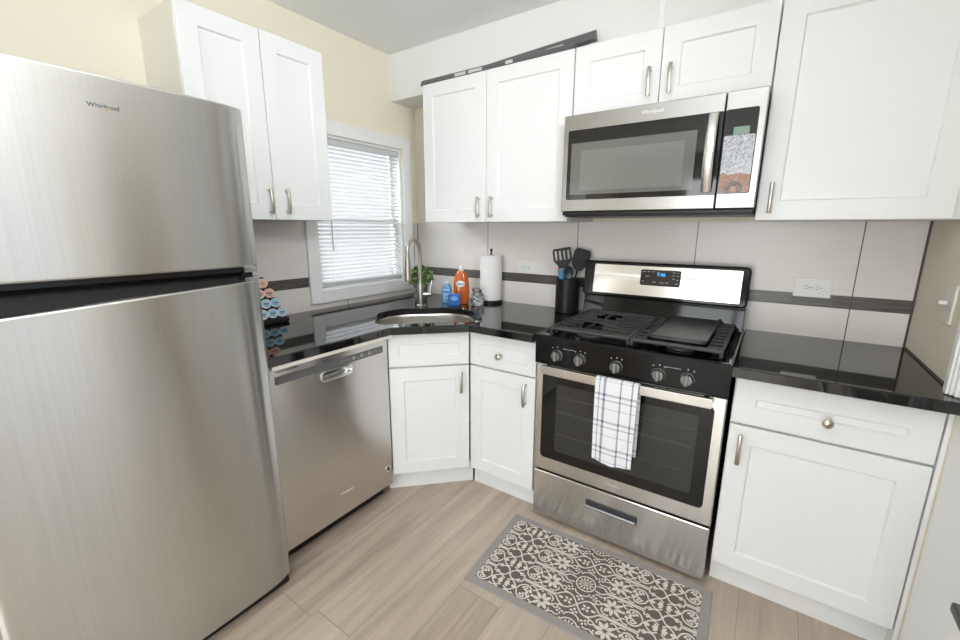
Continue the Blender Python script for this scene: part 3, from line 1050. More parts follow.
# griddle plate lying on the right grate
gr = thing('griddle', 'flat dark rectangular griddle plate lying on the right grate of the stove', 'griddle', (RX0 + 0.56, -0.335, 0.953))
bm = B()
tt = bmesh.new()
GO = rrect(-0.106, 0.106, -0.262, 0.262, 0.020, 4)
def gro(i): return rrect(-0.106 + i, 0.106 - i, -0.262 + i, 0.262 - i, 0.022 - i * .8, 4)
R = [(gro(.004), 0.0003), (gro(0), 0.004), (gro(0), 0.0155), (gro(.002), 0.0175), (gro(.007), 0.0175), (gro(.0115), 0.0105), (gro(.018), 0.0095)]
V = [[tt.verts.new((p[0], p[1], z)) for p in r] for r, z in R]
for a, b in zip(V, V[1:]):
    for i in range(len(GO)): tt.faces.new((a[i], a[(i + 1) % len(GO)], b[(i + 1) % len(GO)], b[i]))
tt.faces.new(V[0]); tt.faces.new(V[-1])
merge(bm, tt)
obj('plate', bm, M_griddle, gr)

# ------------------------------------------------------------------ microwave
def microwave():
    W = 0.757
    X0 = 1.2962
    t = thing('microwave_oven', 'stainless steel over-the-range microwave mounted above the stove', 'microwave', (X0, 0, 1.4467))
    H = 0.4133
    bm = B(); box(bm, 0.003, W - 0.003, -0.398, -0.002, 0.0, H - 0.0015, 0.003)
    obj('housing', bm, M_darkgrey, t)
    bm = B(); box(bm, 0.004, W - 0.004, -0.425, -0.40, -0.012, 0.0035, 0.002); box(bm, 0.004, W - 0.004, -0.40, -0.05, -0.018, -0.0005, 0.002)
    obj('vent_grille', bm, M_black, t)
    YF = -0.4344
    XS = 0.628
    bm = B()
    prism(bm, rrect(0.0, XS - 0.0015, 0.005, H, 0.003), YF, -0.399, 'y', 0.003, 0.0)
    d = obj('door', bm, M_steel_micro, t)
    bm = B()
    prism(bm, rrect(0.022, XS - 0.002, 0.056, 0.350, 0.006), YF - 0.0015, YF + 0.003, 'y', 0.001)
    g = obj('door_glass', bm, M_glassblack, d)
    bm = B()
    prism(bm, rrect(0.040, XS - 0.085, 0.078, 0.295, 0.004), YF - 0.0021, YF, 'y')
    sc = obj('window_screen', bm, M_screen, g)
    bm = B()
    prism(bm, rrect(0.085, XS - 0.125, 0.095, 0.262, 0.004), YF - 0.0025, YF, 'y')
    obj('cavity_view', bm, mat('cavity_grey', (0.19, 0.19, 0.18), 0.10), sc)
    # bowed vertical handle
    bm = B()
    n = 14
    pts = [(0.594, YF - 0.010 - 0.030 * math.sin(PI * k / n), 0.068 + 0.275 * k / n) for k in range(n + 1)]
    tube(bm, pts, 0.0175, 16, sq=0.34, up=(0, 1, 0))
    for z in (0.072, 0.339):
        box(bm, 0.582, 0.606, YF - 0.014, YF - 0.0012, z - .008, z + .008, .003)
    obj('handle', bm, M_steel_plain, d)
    bm = text_bm('Whirlpool', 0.020, 0.0008)
    bmesh.ops.transform(bm, matrix=T(0.372, YF - 0.0003, 0.384), verts=bm.verts[:])
    obj('badge_lettering', bm, mat('pale_badge_two', (0.70, 0.70, 0.70), 0.3, metal=0.5), d)
    bm = B()
    prism(bm, rrect(XS + 0.0015, W, 0.005, H, 0.003), YF, -0.399, 'y', 0.003, 0.0)
    cp = obj('control_panel', bm, M_steel_micro, t)
    bm = B()
    prism(bm, rrect(XS + 0.003, W - 0.022, 0.058, 0.352, 0.008), YF - 0.0015, YF + 0.003, 'y', 0.001)
    kp = obj('keypad_glass', bm, M_glassblack, cp)
    bm = B()
    prism(bm, rrect(XS + 0.034, XS + 0.084, 0.263, 0.290, 0.002), YF - 0.0021, YF, 'y')
    obj('display', bm, mat('display_green', (0.20, 0.30, 0.24), 0.3), kp)
    # thin speckled area on the keypad, pale above and rust-toned below
    m = mat('speckled_keypad', (0.6, 0.6, 0.65), 0.25)
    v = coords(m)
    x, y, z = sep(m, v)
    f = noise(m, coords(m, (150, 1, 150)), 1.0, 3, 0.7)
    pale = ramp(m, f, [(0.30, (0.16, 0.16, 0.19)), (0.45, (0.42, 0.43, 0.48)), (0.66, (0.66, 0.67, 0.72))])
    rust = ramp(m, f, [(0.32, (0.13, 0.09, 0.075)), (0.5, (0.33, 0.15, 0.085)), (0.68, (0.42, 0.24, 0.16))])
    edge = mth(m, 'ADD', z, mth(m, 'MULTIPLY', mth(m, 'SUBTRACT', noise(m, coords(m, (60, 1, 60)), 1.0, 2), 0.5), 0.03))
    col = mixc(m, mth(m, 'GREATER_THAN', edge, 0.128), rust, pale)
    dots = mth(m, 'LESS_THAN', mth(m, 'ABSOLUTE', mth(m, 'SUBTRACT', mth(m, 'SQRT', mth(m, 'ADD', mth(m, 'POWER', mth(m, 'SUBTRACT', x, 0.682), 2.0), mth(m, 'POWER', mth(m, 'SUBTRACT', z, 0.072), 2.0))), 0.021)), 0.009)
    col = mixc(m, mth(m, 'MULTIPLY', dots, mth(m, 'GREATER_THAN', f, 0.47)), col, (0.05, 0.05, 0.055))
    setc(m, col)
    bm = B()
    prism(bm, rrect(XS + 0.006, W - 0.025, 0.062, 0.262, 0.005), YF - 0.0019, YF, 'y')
    obj('keypad_speckled_area', bm, m, kp)
microwave()

# ------------------------------------------------------------------ blind
bl = thing('window_blind', 'white horizontal slat blind hanging in the kitchen window', 'blind', (-0.018, 0.5 * (WY0 + WY1), WZ1 - 0.014))
hw = 0.5 * (WY1 - WY0) - 0.016
bm = B(); box(bm, -0.018, 0.016, -hw, hw, -0.034, 0.0, 0.002)
obj('headrail', bm, mat('headrail_grey', (0.62, 0.64, 0.65), 0.4), bl)
M_slat = mat('blind_slat_vinyl', (0.84, 0.84, 0.84), 0.45)
_n, _l, _b = nt(M_slat)
_t = _n.new('ShaderNodeBsdfTranslucent'); _t.inputs['Color'].default_value = (0.9, 0.92, 0.93, 1)
_m = _n.new('ShaderNodeMixShader'); _m.inputs['Fac'].default_value = 0.45
_l.new(_b.outputs[0], _m.inputs[1]); _l.new(_t.outputs[0], _m.inputs[2])
_l.new(_m.outputs[0], _n['Material Output'].inputs['Surface'])
bm = B()
Hs = (WZ1 - 0.014) - (WZ0 + 0.012)
ns = 34
for k in range(ns):
    z = -0.050 - (Hs - 0.085) * k / (ns - 1)
    pts = [(-0.0110, z + 0.0066), (-0.004, z + 0.0036), (0.004, z - 0.0016), (0.0110, z - 0.0076)]
    pr = pts + [(p[0], p[1] - 0.0008) for p in pts[::-1]]
    prism(bm, [(p[0], p[1]) for p in pr], -hw + 0.003, hw - 0.003, 'y') if False else None
    tt = bmesh.new()
    va = [tt.verts.new((p[0], -hw + .003, p[1])) for p in pr]
    vb = [tt.verts.new((p[0], hw - .003, p[1])) for p in pr]
    for i in range(len(pr)): tt.faces.new((va[i], va[(i + 1) % len(pr)], vb[(i + 1) % len(pr)], vb[i]))
    tt.faces.new(va); tt.faces.new(vb)
    merge(bm, tt)
obj('slats', bm, M_slat, bl)
for y in (-hw * .72, hw * .72):
    bm = B()
    box(bm, -0.0008, 0.0008, y - .0008, y + .0008, -Hs + 0.03, -0.034)
    obj('ladder_cord', bm, M_white, bl)
bm = B(); box(bm, -0.012, 0.012, -hw + .002, hw - .002, -Hs + 0.010, -Hs + 0.028, 0.003)
obj('bottom_rail', bm, mat('bottom_rail_grey', (0.60, 0.61, 0.62), 0.4), bl)
bm = B(); tube(bm, [(0.020, -hw + 0.085, -0.03), (0.022, -hw + 0.087, -0.62)], 0.0035, 8)
obj('tilt_wand', bm, mat('wand_grey', (0.45, 0.46, 0.47), 0.3), bl)

# ------------------------------------------------------------------ tap
fa = thing('kitchen_faucet', 'tall brushed nickel gooseneck faucet standing behind the sink', 'faucet', (0.412, -0.436, 0.9155))
bm = B()
lathe(bm, [(0, 0), (0.027, 0), (0.027, 0.006), (0.0215, 0.012), (0.0205, 0.10), (0.0185, 0.125), (0.0155, 0.14)], 26)
obj('base', bm, M_nickel, fa)
d = Vector((0.034, -0.138, 0)); Rg = d.length / 2; dn = d.normalized()
pts = [(0, 0, 0.125), (0, 0, 0.20), (0, 0, 0.29)]
for k in range(1, 15):
    a = PI - PI * k / 14
    pts.append(tuple(dn * (Rg + Rg * math.cos(a)) + Vector((0, 0, 0.325 + Rg * math.sin(a)))))
pts.append(tuple(dn * (2 * Rg) + Vector((0, 0, 0.30))))
bm = B(); tube(bm, pts, 0.0115, 16)
obj('spout', bm, M_nickel, fa)
bm = B(); e = dn * (2 * Rg)
lathe(bm, [(0, 0.165), (0.013, 0.165), (0.0195, 0.170), (0.0195, 0.215), (0.0165, 0.275), (0.0145, 0.302), (0, 0.302)], 22, (e.x, e.y, 0))
obj('spray_head', bm, M_nickel, fa)
bm = B()
side = Vector((0.85, 0.53, 0)).normalized()
tube(bm, [tuple(side * 0.015 + Vector((0, 0, 0.072))), tuple(side * 0.062 + Vector((0, 0, 0.072)))], 0.0135, 16)
tube(bm, [tuple(side * 0.056 + Vector((0, 0, 0.075))), tuple(side * 0.062 + Vector((0, 0, 0.11))), tuple(side * 0.070 + Vector((0, 0, 0.155)))], [0.006, 0.0052, 0.0045], 10)
obj('handle', bm, M_chrome, fa)

# ------------------------------------------------------------------ things on the worktop
ZW = 0.9155
# potted plant
pl = thing('potted_plant', 'small green leafy plant in a grey pot behind the faucet', 'plant', (0.285, -0.295, ZW))
bm = B(); lathe(bm, [(0, 0), (0.036, 0), (0.040, 0.003), (0.047, 0.095), (0.050, 0.098), (0.050, 0.108), (0.046, 0.108), (0.043, 0.098), (0, 0.096)], 26)
pot = obj('pot', bm, mat('grey_pot', (0.16, 0.165, 0.17), 0.4), pl)
bm = B(); prism(bm, circle(0, 0, .0425, 20), .0962, .099); obj('soil', bm, mat('soil', (0.03, 0.02, 0.012), 0.9), pl)
mleaf = mat('leaf_green', (0.10, 0.24, 0.04), 0.45)
n_, l_, b_ = nt(mleaf)
setc(mleaf, ramp(mleaf, noise(mleaf, coords(mleaf), 35, 2), [(0.3, (0.035, 0.12, 0.018)), (0.7, (0.26, 0.42, 0.09))]))
bm = B()
rl = random.Random(3)
for k in range(150):
    az = rl.uniform(0, 2 * PI); rad = 0.066 * math.sqrt(rl.random()); zz = 0.110 + rl.random() * 0.135 * (1 - 0.45 * rad / .066)
    c = Vector((rad * math.cos(az), rad * math.sin(az), zz))
    L = rl.uniform(0.026, 0.040); w = L * 0.42
    m = Matrix.Translation(c) @ RZ(az + rl.uniform(-.7, .7)) @ RY(rl.uniform(-0.9, 0.5)) @ RX(rl.uniform(-.6, .6))
    tt = bmesh.new()
    rows = []
    for i in range(5):
        s = i / 4
        ww = w * math.sin(PI * min(0.97, 0.08 + s * 0.9)) 
        x = L * s; zc = -0.25 * L * s * s
        rows.append([tt.verts.new((x, -ww, zc + .15 * ww)), tt.verts.new((x, 0, zc - .1 * ww)), tt.verts.new((x, ww, zc + .15 * ww))])
    for a, b in zip(rows, rows[1:]):
        for j in range(2): tt.faces.new((a[j], a[j + 1], b[j + 1], b[j]))
    merge(bm, tt, m)
obj('foliage', bm, mleaf, pl, recalc=False)
bm = B()
for k in range(9):
    az = 2 * PI * k / 9
    tube(bm, [(0.006 * math.cos(az), 0.006 * math.sin(az), 0.097), (0.025 * math.cos(az), 0.025 * math.sin(az), 0.15), (0.045 * math.cos(az), 0.045 * math.sin(az), 0.20)], 0.0013, 6)
obj('stems', bm, mat('stem_green', (0.06, 0.14, 0.03), 0.5), pl)

VA = math.atan2(0.84, -0.545) - PI / 2         # yaw so local -y faces the camera
def soft_bottle(bm, sect, n=28):
    """sect: list of (z, half width, half depth)"""
    tt = bmesh.new()
    V = []
    for z, a, b in sect:
        V.append([tt.verts.new((a * math.copysign(abs(math.cos(2 * PI * k / n)) ** .8, math.cos(2 * PI * k / n)), b * math.copysign(abs(math.sin(2 * PI * k / n)) ** .8, math.sin(2 * PI * k / n)), z)) for k in range(n)])
    for p, q in zip(V, V[1:]):
        for i in range(n): tt.faces.new((p[i], p[(i + 1) % n], q[(i + 1) % n], q[i]))
    tt.faces.new(V[0]); tt.faces.new(V[-1])
    merge(bm, tt)
ob_ = thing('dish_soap_bottle', 'orange dish soap bottle with clear cap behind the small blue box', 'bottle', (0.568, -0.236, ZW), VA)
bm = B()
soft_bottle(bm, [(0, .038, .022), (.004, .043, .027), (.03, .047, .029), (.08, .049, .030), (.12, .048, .030), (.150, .044, .027), (.180, .036, .021), (.200, .024, .016), (.206, .016, .014)])
m = mat('orange_soap', (0.52, 0.105, 0.012), 0.12, spec=0.6)
obj('bottle_body', bm, m, ob_)
bm = B(); lathe(bm, [(0, .206), (.0165, .206), (.0165, .222), (.010, .230), (.0075, .243), (0, .245)], 20)
obj('cap', bm, mat('clear_cap', (0.72, 0.72, 0.70), 0.2, spec=0.5), ob_)
bm = B(); prism(bm, circle(-.004, .128, .027, 28, .019), -.0312, -.0285, 'y')
lb = obj('label_oval', bm, M_white, ob_)
bm = text_bm('Dawn', 0.020, 0.0008, 0.0005); bmesh.ops.transform(bm, matrix=T(-.004, -.0316, .127), verts=bm.verts[:])
obj('label_lettering', bm, mat('label_blue', (0.02, 0.08, 0.45), 0.4), lb)
bl2 = thing('hand_soap_bottle', 'pale blue soap bottle with clear pump next to the small blue box', 'bottle', (0.478, -0.268, ZW), VA)
bm = B()
soft_bottle(bm, [(0, .028, .020), (.003, .031, .023), (.04, .032, .024), (.08, .031, .023), (.105, .026, .020), (.120, .016, .015), (.124, .012, .012)])
m = mat('blue_soap', (0.14, 0.36, 0.60), 0.1, spec=0.6)
obj('bottle_body', bm, m, bl2)
bm = B(); lathe(bm, [(0, .124), (.013, .124), (.013, .138), (.005, .140), (.0045, .158), (.010, .160), (.010, .168), (0, .169)], 18)
tube(bm, [(0, 0, .164), (-.016, -.01, .164), (-.024, -.014, .158)], .0035, 8)
obj('pump', bm, mat('clear_pump', (0.66, 0.74, 0.80), 0.2), bl2)
bm = B(); prism(bm, rrect(-.020, .020, .030, .090, .006), -.0248, -.0225, 'y', 0.0)
lb = obj('label', bm, mat('label_light_blue', (0.30, 0.55, 0.82), 0.4), bl2)
bm = B(); box(bm, -.018, .018, -.0254, -.0246, .068, .080); box(bm, -.012, .012, -.0254, -.0246, .044, .049)
obj('label_print', bm, mat('label_dark_blue', (0.05, 0.15, 0.50), 0.4), lb)
bx = thing('sponge_box', 'small bright blue box standing in front of the orange bottle', 'box', (0.566, -0.305, ZW), VA)
bm = B(); box(bm, -.036, .036, -.017, .017, 0, .072, .004); obj('carton', bm, mat('blue_carton', (0.035, 0.14, 0.46), 0.35), bx)
bm = B(); prism(bm, circle(0, .045, .022, 20, .013), -.0176, -.016, 'y'); obj('carton_print', bm, mat('carton_light', (0.18, 0.42, 0.85), 0.4), bx)
jr = thing('glass_jar', 'small clear glass jar with silver lid beside the paper towel', 'jar', (0.672, -0.212, ZW))
mg = mat('jar_glass', (0.93, 0.95, 0.95), 0.03, trans=0.85, ior=1.25)
bm = B(); lathe(bm, [(0, 0), (.036, 0), (.040, .005), (.041, .055), (.036, .070), (.029, .078), (.029, .084), (0, .084)], 28)
obj('jar_body', bm, mg, jr)
bm = B(); lathe(bm, [(0, .084), (.032, .084), (.033, .087), (.033, .100), (.030, .103), (0, .1035)], 28)
obj('lid', bm, M_chrome, jr)
bm = B()
rj = random.Random(5)
for k in range(26):
    a = rj.uniform(0, 2 * PI); r = .024 * math.sqrt(rj.random()); z = .006 + .0022 * k
    box(bm, -.009, .009, -.007, .007, -.004, .004, .002, mi=0 if k % 3 else 1, mtx=T(r * math.cos(a), r * math.sin(a), min(z, .058)) @ RZ(a) @ RX(rj.uniform(-.5, .5)))
c_ = obj('tablets_inside', bm, [M_white, mat('tablet_slate', (0.10, 0.16, 0.2), 0.4)], jr)
c_['kind'] = 'stuff'

pt = thing('paper_towel_holder', 'black upright paper towel holder on the worktop near the wall', 'paper towel holder', (0.684, -0.079, ZW))
bm = B(); lathe(bm, [(0, 0), (.072, 0), (.073, .004), (.071, .016), (.02, .018), (0, .018)], 36); obj('base', bm, M_black, pt)
bm = B(); tube(bm, [(0, 0, .016), (0, 0, .322)], .0055, 12); lathe(bm, [(0, .318), (.008, .32), (.010, .328), (.006, .336), (0, .338)], 14); obj('post', bm, M_black, pt)
pr_ = thing('paper_towel_roll', 'white paper towel roll standing on the black holder', 'paper towel', (0.684, -0.079, ZW + 0.0185))
mp = mat('paper_towel_paper', (0.86, 0.86, 0.85), 0.85, spec=0.1)
bump(mp, noise(mp, coords(mp), 160, 2), 0.25, 0.003)
bm = B(); lathe(bm, [(.021, 0), (.066, 0), (.0685, .003), (.0685, .276), (.066, .279), (.021, .279), (.021, 0)], 44, cap=False); obj('paper', bm, mp, pr_)
bm = B(); lathe(bm, [(.0185, .001), (.0205, .001), (.0205, .2795), (.0185, .2795), (.0185, .001)], 24, cap=False); obj('cardboard_core', bm, mat('cardboard', (0.35, 0.25, 0.15), 0.8), pr_)

# utensil crock and utensils
UX, UY = 1.207, -0.098
cr = thing('utensil_crock', 'matt black cylindrical utensil crock left of the stove', 'crock', (UX, UY, ZW))
bm = B(); lathe(bm, [(0, 0), (.063, 0), (.066, .003), (.066, .186), (.064, .188), (.062, .186), (.062, .006), (0, .006)], 40)
obj('pot', bm, mat('matt_black_crock', (0.011, 0.011, 0.012), 0.42, spec=0.3), cr)
def utensil(name, label, base, tip, headfn, mhandle, mhead, roll=0.0, hr=0.006):
    """handle from base to tip (local to the crock); head built along +z, flat in xz, then aligned"""
    b0, t0 = Vector(base), Vector(tip)
    t = thing(name, label, 'utensil', (UX + base[0], UY + base[1], ZW + base[2]))
    dd = t0 - b0
    L = dd.length
    zx = dd.normalized()
    ax = Vector((0.92, 0.39, 0.0)); ax = (ax - zx * ax.dot(zx)).normalized()
    ay = zx.cross(ax)
    q = Matrix((ax, ay, zx)).transposed().to_4x4() @ RZ(roll)
    bm = B(); tube(bm, [(0, 0, 0), (0, 0, L * .5), (0, 0, L)], [hr, hr * .9, hr * .8], 10, mtx=q)
    obj('handle', bm, mhandle, t)
    bm = B(); headfn(bm, q @ T(0, 0, L))
    obj('head', bm, mhead, t)
    return t
M_blue = mat('teal_blue_silicone', (0.03, 0.17, 0.30), 0.4)
M_red = mat('red_plastic', (0.55, 0.02, 0.02), 0.35)
M_nylon = mat('black_nylon', (0.008, 0.008, 0.009), 0.4, spec=0.3)
def turner(w0, w1, h, slots):
    def fn(bm, m):
        if not slots:
            prism(bm, [(-w0, 0), (w0, 0), (w1, h * .35), (w1 * 1.0, h * .8), (w1 * .8, h), (-w1 * .75, h * 1.02), (-w1, h * .85), (-w1, h * .35)], -.003, .003, 'y', .001, mtx=m)
            return
        prism(bm, [(-w0, 0), (w0, 0), (w1, h * .42), (-w1, h * .42)], -.0022, .0022, 'y', .0008, mtx=m)
        n = 5
        bw = 2 * w1 / (2 * n - 1)
        for k in range(n):
            x = -w1 + 2 * k * bw
            box(bm, x, x + bw, -.0022, .0022, h * .40, h * .90, .0006, mtx=m)
        prism(bm, [(-w1, h * .88), (w1, h * .88), (w1 * .97, h * 1.0), (-w1 * .9, h * .985)], -.0022, .0022, 'y', .0008, mtx=m)
    return fn
def spoon(w, h, bowl=0.012):
    def fn(bm, m):
        tt = bmesh.new()
        n, r = 16, 6
        rows = []
        for off in (0, .0022):
            g = []
            for i in range(r + 1):
                s = i / r
                g.append([tt.verts.new((w * s * math.cos(2 * PI * k / n), bowl * (1 - s * s) + off, h / 2 + h / 2 * s * math.sin(2 * PI * k / n))) for k in range(n)])
            rows.append(g)
        for g in rows:
            for a, b in zip(g[1:], g[2:]):
                for k in range(n): tt.faces.new((a[k], a[(k + 1) % n], b[(k + 1) % n], b[k]))
            tt.faces.new(g[1])
            
        a, b = rows[0][-1], rows[1][-1]
        for k in range(n): tt.faces.new((a[k], a[(k + 1) % n], b[(k + 1) % n], b[k]))
        bmesh.ops.delete(tt, geom=[v for v in tt.verts if not v.link_faces], context='VERTS')
        merge(bm, tt, m)
    return fn
utensil('slotted_turner', 'black slotted turner with blue neck, leftmost head in the black crock', (0.010, 0.0, 0.012), (-0.022, -0.016, 0.245), turner(.018, .050, .112, True), M_blue, M_nylon, roll=0.0)
utensil('spatula', 'wide solid black spatula leaning right out of the black crock', (-0.015, 0.015, 0.012), (0.040, 0.030, 0.235), turner(.020, .046, .118, False), M_nylon, M_nylon, roll=0.0)
utensil('serving_spoon', 'dark blue-grey spoon with oval bowl, low in the middle of the black crock', (0.0, 0.02, 0.012), (0.016, -0.030, 0.190), spoon(.026, .075), M_steel_plain, mat('blue_grey_nylon', (0.03, 0.045, 0.065), 0.35), roll=0.0)
utensil('basting_brush', 'thin red-handled utensil at the left rim of the black crock', (-0.02, -0.01, 0.012), (-0.052, -0.006, 0.225), lambda bm, m: box(bm, -.005, .005, -.004, .004, 0, .04, .002, mtx=m), M_red, M_red, hr=0.0045)
utensil('silicone_scraper', 'short teal blue silicone scraper in front of the slotted turner', (0.012, -0.02, 0.012), (-0.022, -0.036, 0.185), turner(.010, .014, .055, False), M_blue, M_blue, roll=0.0)

# coffee pod pyramid beside the refrigerator
rk = thing('pod_rack', 'black tiered coffee pod rack standing beside the refrigerator', 'rack', (0.12, -1.2305, ZW))
bm = B(); box(bm, -.058, .045, -.112, .094, 0, .022, .006); obj('base', bm, M_black, rk)
bm = B()
prism(bm, [(-.105, .022), (.105, .022), (.026, .222), (-.026, .222)], -.052, -.040, 'x', .002)
obj('back_plate', bm, M_black, rk)
bm = B()
podspots = []
PITCH = 0.0485
for r_, (n__, zc) in enumerate(((4, .048), (3, .098), (2, .147), (1, .196))):
    box(bm, -.040, .012 - .004 * r_, -.025 * n__, .025 * n__, zc - .0275, zc - .0245, .001)
    for k in range(n__):
        if r_ == 0 and k == 0: continue          # wholly behind the refrigerator
        podspots.append((0.018 - 0.008 * r_, (k - (n__ - 1) / 2) * PITCH, zc, r_, k))
obj('shelves', bm, M_black, rk)
M_podbody = mat('pod_white', (0.75, 0.74, 0.72), 0.4)
def pod(x, y, z, r_, k):
    tone = ('pale blue', 'pale blue', 'salmon', 'salmon')[r_]
    rowname = ('bottom', 'second', 'third', 'top')[r_]
    pos = {4: ('', 'left', 'middle', 'right'), 3: ('half hidden left', 'middle', 'right'), 2: ('left', 'right'), 1: ('single',)}[4 - r_][k]
    t = thing('coffee_pod', f'{tone} lidded coffee pod, {pos} in the {rowname} row of the rack', 'coffee pod', (0.12 + x, -1.2305 + y, ZW + z), 0, 'coffee pods in the black rack')
    m = RZ(math.radians(-22)) @ RY(PI / 2 - 0.32)
    bm = B(); lathe(bm, [(0, -.040), (.0165, -.040), (.018, -.038), (.0215, -.003), (.0215, -.001)], 22, mtx=m); obj('cup', bm, M_podbody, t)
    bm = B(); lathe(bm, [(0, -.001), (.0232, -.001), (.0240, 0), (.0232, .001), (0, .0012)], 26, mtx=m)
    obj('rim', bm, mat('pod_rim_' + tone.replace(' ', '_'), (0.72, 0.62, 0.58), 0.4), t)
    c = (0.22, 0.47, 0.60) if r_ < 2 else (0.70, 0.33, 0.20)
    bm = B(); lathe(bm, [(0, .0018), (.0205, .0018), (.021, .0012)], 24, mtx=m)
    ld = obj('foil_lid', bm, mat('pod_foil_' + tone.replace(' ', '_'), c, 0.35), t)
    bm = B(); box(bm, -.004, .005, -.012, .012, .0017, .0024, mtx=m); box(bm, .008, .012, -.008, .008, .0017, .0024, mtx=m)
    obj('lid_print', bm, mat('pod_print', (0.08, 0.10, 0.15) if r_ != 3 else (0.45, 0.16, 0.10), 0.4), ld)
for a in podspots: pod(*a)

# dark tile edging in the corners and along the right wall
M_edge = mat('dark_tile_edging', (0.07, 0.058, 0.05), 0.5)
bm = B()
box(bm, 2.6055, 2.6115, -0.006, -0.0003, 0.9155, 1.4075)
box(bm, 2.6055, 2.6115, -0.535, -0.0065, 0.9155, 0.9205)
box(bm, 0.0005, 0.0040, -0.0045, -0.0003, 0.9155, 1.4075)
struct('trim_6', bm, M_edge)

# ------------------------------------------------------------------ outlets, switch
def outlet(label, x, z, w, h, three=False, rotz=0):
    t = thing('wall_outlet', label, 'outlet', (x, -0.0005, z), rotz)
    bm = B(); prism(bm, rrect(-w / 2, w / 2, -h / 2, h / 2, .004), -.0055, 0, 'y', .002, 0.0); obj('cover_plate', bm, M_white, t)
    for cx in (-.0195, .0195):
        bm = B()
        prism(bm, rrect(cx - .0165, cx + .0165, -.0135, .0135, .0125, 6), -.0075, -.005, 'y', .0008); rc = obj('receptacle', bm, M_white, t)
        bm = B()
        box(bm, cx - .007, cx + .001, -.0078, -.0074, .0045, .0065); box(bm, cx - .007, cx + .002, -.0078, -.0074, -.0065, -.0045)
        prism(bm, circle(cx + .0085, 0, .0026, 12), -.0078, -.0074, 'y')
        obj('slots', bm, mat('slot_dark', (0.06, 0.05, 0.045), 0.6), rc)
    bm = B(); prism(bm, circle(0, 0, .0028, 12), -.0062, -.0054, 'y'); obj('screw', bm, M_midgrey, t)
outlet('white double wall outlet above the short worktop right of the stove', 2.289, 1.130, .130, .083)
outlet('white wall outlet between paper towel and utensil crock', 0.891, 1.142, .118, .070)
sw = thing('light_switch', 'ivory light switch on the right wall above the short worktop', 'light switch', (XR - 0.0003, -0.392, 1.148), -PI / 2)
bm = B(); prism(bm, rrect(-.043, .043, -.062, .062, .004), -.007, 0, 'y', .003, 0.0); obj('cover_plate', bm, M_offwhite, sw)
bm = B(); box(bm, -.017, -.006, -.026, -.004, -.004, .008, .002); obj('toggle', bm, M_white, sw, 'white toggle')
# ------------------------------------------------------------------ trim strips on the cabinets
M_strip = mat('dark_trim_strip', (0.15, 0.15, 0.155), 0.4, metal=0.3)
def trim_strip(label, p0, p1, w, h):
    a, b = Vector(p0), Vector(p1)
    L = (b - a).length
    dd = (b - a).normalized()
    t = thing('trim_strip', label, 'trim strip', p0)
    q = dd.to_track_quat('X', 'Z').to_matrix().to_4x4()
    bm = B(); prism(bm, [(-w / 2, 0), (w / 2, 0), (w * .18, h * .85), (0, h), (-w * .22, h * .8)], 0, L, 'x', .001, mtx=q)
    obj('moulding', bm, M_strip, t)
    return t, q, L
t1, q1, L1 = trim_strip('dark grey trim strip with pale stickers lying flat on the left wall cabinet', (0.370, -0.329, 2.1612), (1.285, -0.329, 2.1612), .036, .030)
for k, (x, w) in enumerate(((0.245, .07), (0.335, .085), (0.56, .04))):
    bm = B(); box(bm, x, x + w, -0.0192, -0.0150, .003, .018, .0005, mtx=q1)
    obj('sticker', bm, mat('pale_sticker', (0.60, 0.62, 0.63), 0.3), t1)
t2, q2, L2 = trim_strip('longer dark grey trim strip raised at its right end behind the flat one', (0.640, -0.287, 2.1612), (1.372, -0.305, 2.190), .038, .040)
bm = B(); box(bm, L2 - .24, L2 - .15, -0.0245, -0.015, .002, .014, .0005, mtx=q2)
obj('sticker', bm, mat('pale_sticker_two', (0.60, 0.62, 0.63), 0.3), t2)

